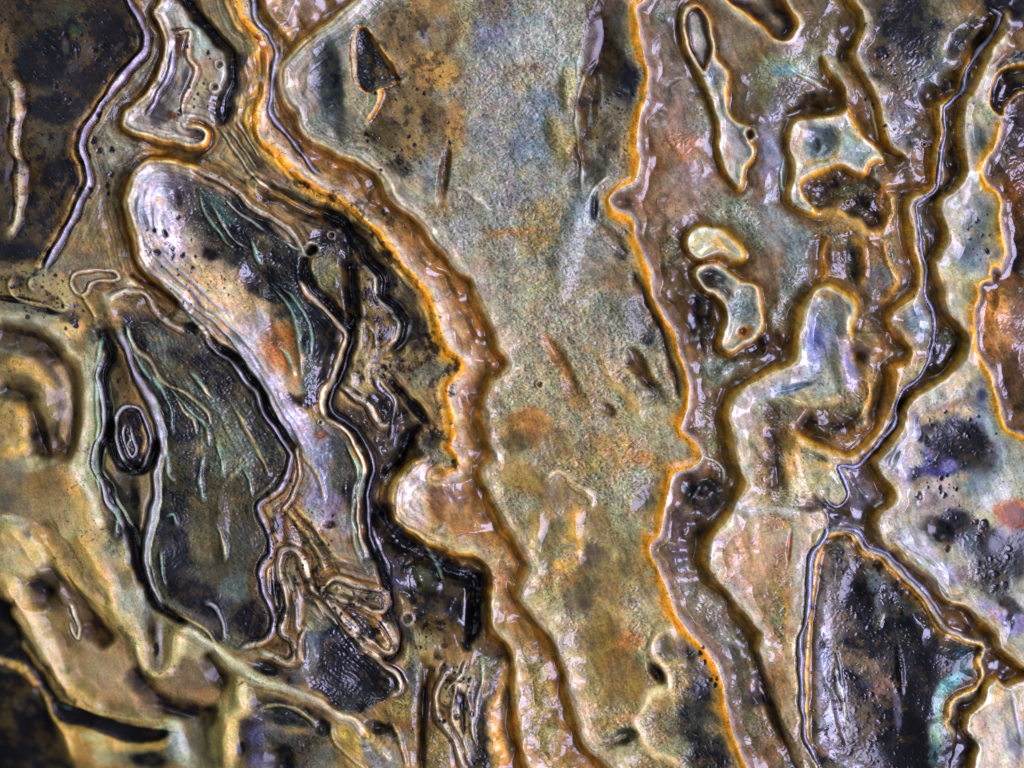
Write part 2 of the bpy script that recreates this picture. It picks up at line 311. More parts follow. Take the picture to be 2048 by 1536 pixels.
# --- strip between the left cord and the lobes
zone([(275,-60),(300,60),(295,110),(230,200),(178,290),(190,360),(150,430),(95,540),(150,545),(260,520),(250,420),(262,360),(290,318),(340,310),(420,320),(420,300),(300,285),(240,255),(250,220),(310,140),(310,60),(300,20),(310,-60)], (124,115,94), grain=.35, wet=.6, soft=6)
for a in [(240,290,34,50,0,(146,150,132),.7),(250,350,28,28,0,(130,108,102),.6),(190,440,50,60,0,(156,130,84),.8),(220,495,50,40,0,(138,118,78),.7),(285,110,18,60,0,(132,124,96),.6),(330,302,50,12,10,(128,112,92),.6),(360,312,34,8,10,(30,26,30),.7),(130,500,40,30,0,(150,120,74),.6),(420,330,60,22,30,(150,128,88),.7)]: B(*a)
# --- upper lobe
zone(lobe_top+[(440,240),(465,170),(458,105),(430,70),(383,15),(360,-30)], (166,158,146), dh=5, soft=8, wet=.9)
for a in [(330,20,16,40,0,(176,170,165),.7),(395,80,34,40,0,(150,160,146),.8),(385,200,22,36,0,(170,160,135),.7),(360,88,11,30,0,(92,56,42),.95),(362,62,18,6,0,(50,26,16),.9),(320,225,26,26,0,(58,54,60),.8),(372,160,10,30,10,(66,66,62),.8),(345,185,14,26,20,(96,92,92),.7),(392,268,20,12,20,(52,36,30),.9),(345,232,12,9,0,(80,40,34),.8),(412,165,22,30,0,(168,150,106),.7),(425,130,20,20,0,(150,130,100),.6),(420,215,20,30,0,(90,84,70),.7),(350,268,40,8,8,(150,140,130),.6)]: B(*a)
for a in [(475,60,40,60,-20,(126,124,96),.7),(480,125,20,18,0,(52,48,64),.8),(487,190,18,40,0,(130,112,86),.7),(475,225,14,40,0,(186,170,132),.7),(500,250,20,30,0,(170,135,70),.6),(440,25,30,30,0,(120,118,92),.6),(470,300,40,30,45,(150,130,92),.8),(500,350,40,20,40,(140,126,98),.6),(520,330,14,30,-35,(60,50,40),.7),(560,370,40,14,35,(96,92,84),.8)]: B(*a)
# --- river bed
river = river_left+[(900,1000),(1000,1180),(1030,1300),(1040,1450),(1050,1600),(1250,1600)]+river_right[::-1]
zone(river, (156,124,84), grain=.12, wet=.95, soft=8)
for a in [(510,20,30,40,0,(170,160,165),.6),(545,150,12,90,0,(120,104,104),.7),(528,225,16,30,0,(150,148,150),.7),(560,290,16,60,-40,(168,156,152),.8),(610,345,50,12,35,(150,128,104),.6),(640,310,60,24,35,(120,84,42),.75),(690,350,50,22,40,(112,78,42),.8),(760,420,60,20,45,(124,86,44),.8),(820,500,60,18,50,(116,80,42),.7),(740,440,70,14,42,(160,132,110),.7),
 (915,580,26,60,-25,(160,104,44),.8),(950,650,24,60,-20,(150,100,42),.8),(985,720,22,30,0,(112,70,30),.8),(940,760,24,60,5,(146,108,60),.8),(935,860,24,60,0,(138,100,58),.8),(965,900,20,40,0,(104,68,32),.7),(860,560,16,70,-28,(180,150,130),.6),(935,690,18,60,-15,(160,130,100),.6)]: B(*a)
for a in [(985,1010,30,60,-28,(150,120,84),.8),(1000,1100,34,60,-20,(166,140,100),.8),(1015,1200,24,50,-10,(158,132,92),.8),(1060,1310,30,90,-14,(156,144,98),.9,0,.7,.5),(1090,1430,34,110,-8,(158,142,90),.9,0,.7,.5),(1130,1530,40,60,0,(150,128,80),.7,0,.5),(1125,1380,12,80,-8,(140,90,40),.7),(1095,1280,12,60,-30,(126,84,38),.8)]: B(*a)
# --- lobe at the foot of the river
zone([(872,952),(840,925),(795,970),(790,1025),(850,1080),(960,1110),(1000,1080),(990,1020),(960,960)], (176,146,104), wet=.9, soft=10)
for a in [(828,985,30,46,20,(204,196,190),.9),(836,1030,26,22,30,(190,178,170),.8),(876,1000,18,50,-8,(124,80,34),.85),(872,960,22,18,0,(206,176,120),.8),(918,985,24,26,0,(112,92,84),.8),(905,1030,20,20,0,(170,128,76),.7),(940,1050,50,40,20,(164,118,66),.8),(935,960,20,14,0,(150,120,80),.6),(960,1000,20,50,-20,(110,74,34),.8)]: B(*a)
# --- centre plateau
plate = river_right+[(1500,1600)]+rim_right[::-1]
zone(plate, (150,146,128), grain=.75, wet=.5, soft=6)
for a in [
 (640,150,80,90,0,(166,160,150),.85,0,.15,.6),(600,170,36,60,-10,(170,158,146),.8,0,.1),(655,160,34,80,-6,(50,62,68),.9,-5,.2,.8),(690,245,22,40,0,(58,66,68),.85,0,.1),(640,245,30,40,0,(120,128,122),.6),(620,120,20,30,20,(150,150,148),.5),(690,60,26,50,20,(120,128,122),.7,0,.1),(640,20,40,30,-30,(72,74,54),.85,0,.2),(700,190,14,60,0,(170,158,116),.7),(735,215,22,26,0,(186,166,112),.8),(715,280,26,40,0,(150,142,116),.7),
 (600,25,40,40,0,(164,150,150),.8,0,.1,.9),(585,60,30,18,0,(160,140,110),.6),
 (800,60,50,60,0,(120,98,60),.85,0,.2,.5,.8),(860,15,50,30,0,(160,116,52),.75,0,.2),(840,100,60,60,0,(136,106,60),.7,0,.2,.5,.8),(845,72,12,18,0,(150,152,150),.7),(870,140,60,40,10,(198,146,60),.8,0,.15,.5,.6),(815,200,60,60,0,(134,104,52),.85,0,.15,.5,.9),(905,250,26,60,0,(178,128,50),.8,0,.15,.5,.5),(870,240,24,40,10,(92,70,34),.7),(765,265,34,30,0,(72,62,34),.85),(800,335,26,24,0,(58,50,38),.85),(780,290,60,60,0,(104,88,52),.5,0,.15,.5,1),(840,290,40,30,0,(150,114,52),.7),(888,350,12,60,8,(80,52,18),.85,-5),(860,330,10,40,5,(150,156,160),.6),(862,370,16,18,0,(96,104,116),.6),(800,380,50,26,0,(164,156,130),.7,0,.2),(840,400,60,20,0,(166,160,140),.6,0,.3),(880,420,30,16,0,(150,110,50),.7),(760,230,14,60,0,(90,76,50),.5),
 (930,40,30,60,0,(160,146,100),.7,0,.8),(905,60,16,40,0,(120,84,40),.6),(1000,60,60,60,0,(118,124,144),.8,0,1),(980,20,40,30,0,(130,100,70),.5),(1060,60,60,70,0,(160,162,156),.8,0,1),(1110,110,50,80,0,(168,170,156),.8,0,1),(990,180,60,80,0,(146,140,130),.8,0,1),(1010,300,60,70,0,(150,150,146),.8,0,1),(1060,280,40,60,-20,(122,132,142),.7,0,1),(1090,220,40,40,0,(120,136,150),.7,0,1),(1135,180,16,50,0,(172,160,112),.7,6),(1115,270,22,50,-15,(186,168,116),.8,6),(1150,300,26,26,0,(176,154,86),.8,4,.8),(1070,135,34,10,0,(120,92,80),.6),
 (1205,110,40,120,8,(62,50,36),.9,-8,.2,.5),(1200,40,26,50,0,(76,56,36),.8),(1180,180,20,60,0,(96,68,30),.8,-4),(1240,50,30,30,0,(132,128,116),.8,0,.2),(1225,20,20,20,0,(110,100,90),.5),(1255,155,26,36,0,(38,40,56),.9,0,.2,.7),(1220,150,22,40,0,(92,82,66),.6),(1245,215,28,26,0,(146,134,108),.8,0,.2),(1190,220,30,60,0,(122,96,52),.7,0,.2,.6,.8),(1215,285,26,40,0,(72,66,48),.7,0,.2,.6,.7),(1190,270,14,24,0,(150,128,80),.6),(1230,250,12,60,0,(100,84,50),.5),(1250,310,10,60,5,(150,120,70),.5),(1180,345,50,26,-20,(74,74,60),.85,-4,.3),(1140,330,30,20,0,(120,110,70),.6),(1215,350,30,14,-35,(120,110,90),.7,2),
 (950,480,60,40,0,(150,148,140),.7,0,.9),(1040,400,60,50,0,(142,140,136),.8,0,1),(1085,450,50,60,20,(156,130,62),.75,0,1),(1035,462,60,9,-8,(190,134,60),.8),(1160,430,30,60,20,(140,152,154),.8,6,.6),(1130,520,30,80,10,(150,154,148),.8,5,.9),(1188,415,8,28,5,(20,22,34),.9,-4),(1240,505,18,14,30,(14,12,24),.95,-3,0,.9),(1220,470,40,14,40,(110,92,66),.7,-3),(1225,490,60,7,42,(176,168,150),.6,2),(1200,520,40,50,0,(140,134,130),.6,0,.6),(1235,560,30,40,0,(134,106,76),.7,0,.4),
 (960,560,30,60,-25,(168,160,150),.6,0,.5),(1060,600,60,80,0,(160,158,140),.8,0,1),(1010,660,30,60,-20,(170,166,155),.7,0,.6),(1110,640,40,60,0,(150,144,130),.6,0,1),(1120,720,14,60,-32,(156,108,44),.85,-5,.5),(1150,790,18,44,-30,(152,106,52),.8,-4,.5),(1050,770,60,40,0,(160,156,130),.7,0,.9),(1180,600,30,10,-15,(170,180,190),.7),(1230,640,50,60,0,(128,134,132),.8,4,1),(1292,640,26,60,-20,(86,92,94),.85,-4,.9),(1294,680,14,12,0,(20,22,36),.9),(1275,720,34,14,50,(70,58,30),.85,-5,.4),(1290,755,40,14,40,(124,102,46),.8,-3),(1310,790,40,20,50,(66,64,56),.7,-3),(1200,720,50,50,0,(156,150,134),.8,3,1),(1200,800,60,40,30,(150,134,110),.7,0,1),(1250,790,50,40,30,(156,158,144),.7,0,1),(1310,850,40,40,0,(166,168,146),.8,0,.6),(1350,880,22,40,-20,(140,146,138),.7,0,.4),(1215,820,20,12,40,(90,72,46),.7,-4),(1050,850,50,36,0,(166,114,50),.85,0,.3),(1040,885,36,24,0,(100,94,66),.8,0,.2),(1110,890,40,40,0,(120,102,62),.7,0,.3),(1150,850,40,30,0,(150,146,130),.7,0,1),(1240,900,70,30,20,(172,140,80),.8,0,1),(1290,920,40,16,20,(176,120,60),.7),(1230,970,90,40,0,(150,146,124),.7,0,1),(1030,940,30,40,0,(176,162,126),.8,0,.3),(1060,960,40,30,0,(130,112,72),.7,0,.2),(1120,990,60,34,20,(122,106,70),.9,0,.1),(1260,1010,60,60,0,(150,156,148),.8,0,1),(1160,930,60,20,0,(160,146,96),.6,0,1),
 (1085,1070,44,50,0,(116,108,74),.85,0,.15),(1060,1090,20,24,0,(150,152,150),.7,3),(1150,1060,24,60,0,(180,156,98),.75,0,.3),(1130,1110,40,16,-30,(178,170,140),.6,4),(1195,1040,20,40,0,(126,112,80),.7,0,.2),(1300,1010,36,50,20,(92,84,60),.85,-4,.3),(1270,1060,40,40,0,(146,146,130),.7,0,.5),(1210,1130,70,60,0,(116,106,72),.85,0,.2),(1180,1110,26,26,0,(84,78,66),.7),(1240,1100,20,16,0,(154,148,116),.6),(1160,1190,40,40,0,(98,90,72),.8,0,.2),(1120,1160,50,18,-10,(170,128,78),.6),(1060,1180,26,50,-20,(180,172,150),.8,0,.5),(1085,1200,30,40,0,(150,150,120),.6,0,.8),(1310,1180,30,60,0,(160,154,136),.7,0,.2),(1260,1170,40,40,0,(128,116,84),.6),(1220,1230,40,50,0,(156,132,88),.7,0,.2),(1200,1290,60,50,0,(124,106,66),.8,0,.2),(1260,1280,26,22,0,(186,128,62),.75),(1240,1350,60,60,0,(124,104,62),.8,0,.2),(1110,1240,26,30,-30,(170,166,158),.8,0,.6),(1140,1310,20,60,-14,(170,166,164),.85,0,.5),(1160,1400,20,60,-10,(176,160,150),.8,0,.5),(1180,1460,30,50,0,(164,152,144),.8,0,.4),(1190,1390,30,30,0,(150,138,90),.6,0,.4),(1230,1440,40,14,-15,(176,140,84),.7,3),(1245,1475,30,16,-20,(62,58,44),.9,-8),(1235,1480,20,5,-25,(170,160,140),.6),(1230,1520,50,24,-10,(160,156,136),.8,4,.3),(1300,1380,40,50,0,(128,112,70),.7)]: B(*a)
for a in [(1345,1290,44,32,10,(104,98,84),.9,0,.2,.5),(1370,1280,20,24,0,(70,70,72),.8),(1385,1300,12,26,0,(24,26,36),.85),(1405,1380,36,66,-10,(66,64,48),.9,0,.2,.6),(1420,1340,16,24,0,(16,20,28),.85),(1400,1390,22,26,0,(20,26,34),.85),(1385,1450,36,40,0,(34,40,42),.9),(1370,1400,20,20,0,(96,88,60),.6),(1420,1510,50,40,0,(18,20,28),.9),(1440,1430,14,60,-8,(110,92,56),.7),(1345,1330,30,10,5,(176,164,126),.7,3),(1355,1365,26,22,0,(140,130,88),.8),(1315,1400,40,26,0,(176,156,104),.8,0,.2),(1330,1450,24,30,0,(118,108,76),.8),(1312,1345,12,26,-35,(54,40,20),.9,-9),(1360,1500,30,26,0,(140,146,130),.8,3),(1320,1530,40,20,0,(120,100,60),.7)]: B(*a)
# --- right field: glossy brown valley
right = rim_right+[(1510,1700),(2400,1700),(2400,-300),(1310,-300)]
zone(right, (140,118,92), grain=.15, wet=.85, soft=5)
for a in [(1330,60,40,60,0,(138,126,118),.7,0,.2),(1322,32,18,20,0,(150,158,140),.6,0,.5),(1345,170,40,60,0,(130,114,108),.7),(1335,260,46,60,0,(156,112,82),.8),(1370,292,40,24,10,(186,116,62),.8,0,.3),(1350,280,24,20,-40,(170,150,90),.5,0,.9),(1395,230,26,60,-10,(142,142,128),.7,0,.5),(1390,150,20,60,-20,(124,118,108),.6),(1300,330,30,50,0,(158,104,56),.75),(1390,350,50,40,0,(140,116,104),.6),(1330,410,60,44,0,(164,122,84),.8),(1300,380,40,26,20,(130,88,58),.7),(1245,405,22,10,0,(110,84,76),.8,-3),
 (1455,420,60,34,10,(150,146,112),.85,3,1),(1500,460,30,50,-30,(142,146,124),.7,0,.9),(1340,505,20,50,0,(146,138,86),.8,2,.9),(1320,480,20,40,0,(132,98,66),.6),(1390,470,30,40,0,(130,84,46),.7),(1430,540,60,20,0,(76,50,26),.7,-3),(1350,570,36,60,0,(118,86,46),.85,-3),(1370,640,40,50,0,(98,70,36),.85,-4),(1402,640,26,60,0,(46,30,18),.9,-7),(1405,600,12,36,0,(118,118,90),.8,3,.9),(1412,680,9,40,-5,(110,100,90),.6,3,.9),(1385,730,30,40,0,(130,90,42),.8),(1385,820,16,60,0,(140,90,60),.7),(1450,735,60,30,-20,(130,138,124),.85,2,.6),(1480,760,40,20,-35,(110,106,110),.6),(1420,850,24,60,-5,(142,138,94),.85,2,1),(1405,800,30,50,0,(136,110,84),.6),(1440,800,20,50,10,(130,106,86),.5),(1430,930,14,34,-8,(140,136,96),.7,2,1),(1455,920,14,60,-10,(110,80,50),.7),
 (1400,945,50,24,-10,(156,104,46),.7),(1410,985,50,44,20,(56,42,32),.9,-8),(1375,980,24,30,0,(94,72,66),.7,-3),(1392,985,20,4,-60,(130,150,130),.7,2),(1350,1040,20,50,0,(116,92,100),.6),(1385,1060,34,30,0,(62,50,50),.8,-5),(1365,1110,24,40,0,(90,76,84),.7),(1400,1090,24,50,0,(84,72,60),.7,-4),(1385,1170,36,50,-20,(140,132,118),.7,0,.5),(1420,1210,40,30,30,(136,128,112),.6,0,.7),(1400,1240,40,30,30,(168,122,78),.7),(1440,1270,40,50,-35,(134,124,108),.8,0,.6),(1480,1300,44,70,-25,(136,128,112),.8,0,.7),(1470,1400,24,60,-10,(128,126,116),.7,0,.6),(1515,1395,22,20,20,(66,52,66),.8),(1510,1470,26,50,0,(142,128,96),.8,0,.7),(1545,1460,26,60,-10,(160,110,70),.7),(1530,1500,30,30,0,(150,100,70),.6),(1480,1500,14,40,0,(130,110,96),.6)]: B(*a)  # dark patches in the channel put its wall shade into the colour
for a in [(1470,110,30,60,-10,(128,112,84),.7),(1520,130,40,40,20,(118,102,62),.8),(1500,190,44,60,0,(100,78,42),.85,-2),(1445,60,16,60,-10,(130,122,110),.6),(1540,200,60,50,0,(118,112,76),.7),(1560,140,60,30,-10,(150,150,118),.8,2,.7),(1570,140,30,14,0,(130,160,160),.7,3,.5),(1610,50,50,50,0,(128,106,82),.75,0,.3),(1640,30,50,60,0,(110,92,66),.7,0,.3),(1650,90,40,50,0,(126,116,84),.7,0,.5),(1630,130,50,34,20,(140,146,128),.7,0,.6),(1690,60,20,40,0,(60,40,24),.7),(1690,110,16,30,0,(50,30,16),.7,-4),(1540,290,36,60,0,(126,118,128),.8,0,.1),(1500,230,30,40,0,(86,70,50),.6),(1590,190,50,30,0,(110,96,80),.7,0,.6),(1640,200,44,22,-10,(58,42,24),.9,-7),(1620,215,50,12,-15,(50,34,18),.8,-4),(1665,160,14,34,-20,(70,46,18),.8,-4),(1700,170,24,50,-20,(146,104,58),.85,3),(1690,140,30,14,0,(150,130,96),.6,0,.6),(1730,230,18,44,-25,(132,98,62),.8),(1745,270,16,30,-30,(122,88,60),.8),(1560,240,22,60,0,(120,116,114),.7,0,.5),(1550,330,40,60,0,(128,122,122),.8),(1520,380,30,30,0,(138,110,90),.7),(1550,430,30,60,0,(136,134,128),.8,0,.4),(1600,490,36,60,-10,(128,136,130),.8,0,.6),(1580,560,40,40,-30,(120,124,110),.7,0,.6),(1560,620,40,40,0,(130,126,104),.7,0,.9),(1530,560,24,60,0,(146,116,86),.7),(1540,690,40,30,20,(70,46,24),.85,-6),(1560,680,20,18,0,(120,84,60),.7,3),(1500,700,40,20,-20,(56,36,18),.85,-6),(1640,520,24,50,0,(84,58,26),.85,-7),(1650,470,22,40,0,(120,82,34),.7)]: B(*a)  # darkest browns beside the spur and edges are painted wall shade
# --- plateau k (upper right)
zone(bank_k+[(1850,380),(1870,300),(1870,210),(1915,190),(1930,110),(1990,40),(1950,-100),(1700,-100)], (118,104,84), grain=.25, wet=.8, dh=2, spk=.4, soft=6)
for a in [(1810,45,60,70,0,(22,26,30),.9,0,.3,.9),(1790,0,60,30,0,(60,56,46),.6),(1760,120,40,60,0,(112,88,58),.7),(1765,105,16,14,0,(24,20,28),.8),(1730,150,12,70,-8,(146,138,150),.6,0,.4,1),(1850,110,36,70,10,(60,72,78),.85,0,.5,.8),(1880,20,50,20,20,(156,142,98),.8),(1905,60,16,50,20,(150,140,110),.7),(1890,100,12,50,20,(120,116,140),.6,2),(1920,80,16,40,30,(30,36,44),.9,-5),(1940,60,40,16,20,(124,116,80),.6,2),(1950,20,40,16,20,(156,110,48),.7),(1800,170,50,60,0,(112,96,80),.7,0,.5,1),(1790,250,40,60,-10,(140,132,134),.8,0,.5,1),(1840,200,20,40,0,(140,134,160),.6,0,.5,1),(1862,190,22,22,-30,(14,10,10),.9,-7),(1900,170,26,30,0,(34,24,16),.85,-5),(1845,260,26,50,0,(112,92,68),.7,0,.4,.9),(1830,330,50,34,0,(150,106,52),.85),(1865,310,14,50,0,(84,56,24),.6),(1800,330,24,30,0,(100,74,48),.8),(1820,380,60,14,-5,(96,60,24),.8,-5)]: B(*a)
# --- square isle region and hollows
for a in [(1660,290,80,60,0,(176,176,156),.9,4,.25),(1600,290,20,60,0,(200,176,150),.7),(1640,280,34,38,-10,(104,112,112),.9,-5,.2),(1634,288,8,14,0,(24,28,38),.9,-4),(1672,290,8,34,10,(150,118,40),.7),(1640,325,40,10,-10,(216,160,76),.8),(1720,300,34,30,0,(164,172,160),.8,0,.2),(1590,400,20,26,0,(196,176,118),.8),(1710,260,12,30,-30,(206,160,76),.7)]: B(*a)
zone(hollow_mid, (64,50,30), dh=-10, wet=.9, soft=9, grain=.8)
for a in [(1660,385,30,20,0,(70,60,60),.7,-3),(1700,380,30,16,-10,(120,116,50),.7,0,1),(1735,365,20,14,0,(74,72,70),.7,0,1),(1720,410,20,20,0,(46,34,26),.8,-4),(1750,440,22,18,0,(76,46,20),.8,-4),(1680,405,24,14,0,(168,120,60),.7,4),(1610,395,12,24,0,(80,66,80),.6),(1770,400,16,40,0,(180,112,36),.8),(1720,470,50,14,30,(200,136,52),.85,3),(1650,430,40,14,20,(190,134,60),.8),(1670,460,40,20,0,(170,128,66),.7,3,.8),(1790,440,14,50,0,(176,140,80),.7,2,.6),(1780,520,26,60,0,(140,118,84),.8,2,.7),(1700,520,40,60,0,(104,78,44),.85,-5,.7),(1690,480,34,20,0,(126,112,76),.7,4,.8),(1705,530,12,50,-10,(66,70,60),.8,-4,1),(1740,500,30,30,0,(160,110,50),.7,2),(1660,560,40,16,20,(166,120,60),.7),(1755,560,36,30,0,(118,118,116),.8,0,.3),(1740,600,40,50,0,(134,112,100),.8,0,.4),(1720,640,24,50,10,(150,112,76),.8,0,.6),(1760,650,30,50,10,(120,104,96),.8,0,.4),(1790,680,16,30,0,(84,66,56),.8,-5),(1745,700,30,30,0,(146,104,52),.8,0,.5),(1820,530,12,50,0,(130,80,36),.6)]: B(*a)
# --- long plateau right of the black channel
zone(chan_right[1:31]+[(1749,924),(1700,940),(1800,1100),(1990,1290),(2100,1380),(2200,1380),(2200,880)]+plateau_edge[::-1]+[(2010,100)], (176,164,138), dh=4, grain=.12, wet=.5, soft=6)
for a in [(1960,180,34,60,10,(170,160,130),.8),(1985,110,30,30,0,(130,90,50),.7),(1960,230,24,30,0,(180,172,130),.7),(1955,290,16,46,0,(92,96,88),.85,-3),(1945,340,24,26,0,(150,152,140),.8),(1940,400,40,26,0,(180,172,160),.8),(1960,450,36,50,0,(104,106,96),.9,-3,.2),(1985,500,16,16,0,(30,28,34),.7),(1940,510,30,26,0,(90,96,110),.7),(1985,470,14,60,0,(186,160,90),.6),(1910,560,36,40,0,(192,178,136),.8),(1930,620,30,30,0,(186,176,140),.8),(1940,530,26,18,0,(140,152,140),.6),(1925,690,20,30,0,(196,176,116),.7),(1970,740,16,40,-20,(160,160,160),.7),(1915,760,50,20,-25,(190,170,128),.8),(1955,780,34,26,0,(120,112,96),.7),(1965,790,10,14,0,(50,60,86),.8),(1960,835,16,40,10,(92,98,118),.8),(1985,880,30,60,-10,(140,150,146),.8),(1850,860,40,12,-12,(60,54,66),.7,0,0,.6),(1900,820,60,14,-20,(104,92,74),.6),(1890,832,70,14,-8,(214,180,118),.85),(1905,812,40,10,-20,(180,130,80),.5),
 (1915,885,56,44,25,(30,30,44),.95,-3,.3,1),(1925,890,34,30,0,(10,10,16),.85),(1870,915,34,36,0,(84,78,120),.8,0,.5,1),(1825,840,14,16,-20,(16,14,26),.9),(1838,870,9,16,-20,(24,22,40),.9),(1855,885,7,9,0,(20,18,30),.9),(1826,950,26,18,-20,(34,32,70),.9,-2,.3,1),(1846,968,16,9,-20,(60,36,20),.8),(1808,900,22,70,8,(206,180,170),.7,0,.1,1),(1800,960,26,50,0,(196,184,186),.7,0,.2,1),(1900,930,26,16,0,(150,140,150),.6),(1880,980,40,30,0,(186,162,140),.8),(1855,1000,20,20,0,(120,84,76),.7,-2),(1960,950,40,50,0,(84,100,98),.8),(1940,910,40,30,40,(20,24,30),.8),(1990,1000,30,50,10,(160,160,140),.8),(2030,1030,44,30,20,(184,102,30),.95),(2050,940,40,60,0,(176,170,140),.8),(1980,1040,36,12,30,(196,186,140),.8),  # pale lilac at the left margin paints in its highlight
 (1870,1010,60,50,0,(176,158,146),.7,0,.2,1),(1880,1060,24,20,20,(12,12,26),.95,-3,0,1),(1915,1040,36,22,20,(22,24,40),.9,-2,.2,1),(1950,1080,30,40,0,(70,74,82),.8,0,.3,1),(1975,1070,14,14,0,(10,8,10),.95),(1980,1100,16,30,-8,(14,16,26),.95,0,0,1),(2030,1100,40,40,10,(36,42,44),.95,0,.2,.9),(1990,1160,40,40,30,(70,70,60),.85,0,.4),(1940,1150,26,26,0,(150,130,120),.7,0,.4,1),(1830,1080,50,20,30,(196,186,180),.8,0,.1,1),(1775,1050,20,30,0,(200,180,150),.7,0,.1,1),(1870,1130,60,22,38,(186,172,180),.85,0,.1,1),(1900,1185,50,14,30,(190,166,130),.8),(1975,1160,14,10,0,(12,12,16),.9),(2020,1210,30,14,30,(24,24,30),.9),(1980,1220,40,16,30,(176,160,170),.8,0,.3,1),(2025,1250,30,26,30,(150,140,180),.8,0,.3,1),(2022,1240,8,20,0,(14,16,40),.9),(1990,1250,20,14,40,(210,150,70),.6),(2030,1310,30,10,35,(210,150,70),.7)]: B(*a)
# cord bank flank
for a in [(1840,640,26,40,0,(148,156,160),.85,2,.1),(1836,620,14,16,0,(110,124,140),.7),(1810,710,24,16,0,(176,166,130),.7),(1830,740,26,14,-25,(186,172,124),.8),(1800,760,10,26,0,(196,180,130),.7),(1775,870,18,60,20,(186,168,130),.7),(1838,470,12,60,0,(176,150,110),.6)]: B(*a)
# black channel bed
chan = cord_right[2:]+[(1640,1020),(1655,1045),(1640,1100),(1700,1075),(1760,1125),(1900,1280),(1990,1300)]+chan_right[::-1][3:]
zone(chan, (84,70,62), wet=1, dh=-8, soft=6, grain=.05)
for a in [(1905,270,16,60,0,(58,42,34),.8),(1960,90,12,60,25,(14,10,10),.9,-4),(1925,170,10,36,25,(14,10,10),.9,-4),(1900,250,20,30,0,(30,22,18),.8),(1905,360,16,30,0,(44,34,28),.8),(1850,440,18,40,0,(112,112,98),.85,0,.3),(1862,490,14,30,0,(118,96,50),.7),(1868,560,10,50,0,(80,74,84),.8),(1890,680,30,40,0,(76,70,60),.85,0,.3),(1900,670,10,20,10,(130,126,60),.6,2,.8),(1912,715,16,30,30,(40,26,14),.8,-4),(1860,745,22,14,-30,(30,22,18),.85),(1780,890,16,50,25,(34,26,26),.85),(1720,970,44,50,0,(112,96,100),.9,2,.2),(1740,1010,30,30,20,(108,104,110),.8),(1700,1045,40,20,0,(104,96,100),.85),(1685,1030,20,10,0,(50,40,44),.7,-3),(1700,1060,40,8,5,(150,150,156),.5),(1770,1110,30,20,35,(104,88,92),.8),(1850,1170,20,40,-38,(96,74,56),.7),(1870,1190,20,26,-30,(60,40,20),.8,-3),(1905,1240,40,22,20,(118,80,50),.9,2),(1960,1270,30,12,15,(64,36,20),.85,-4)]: B(*a)
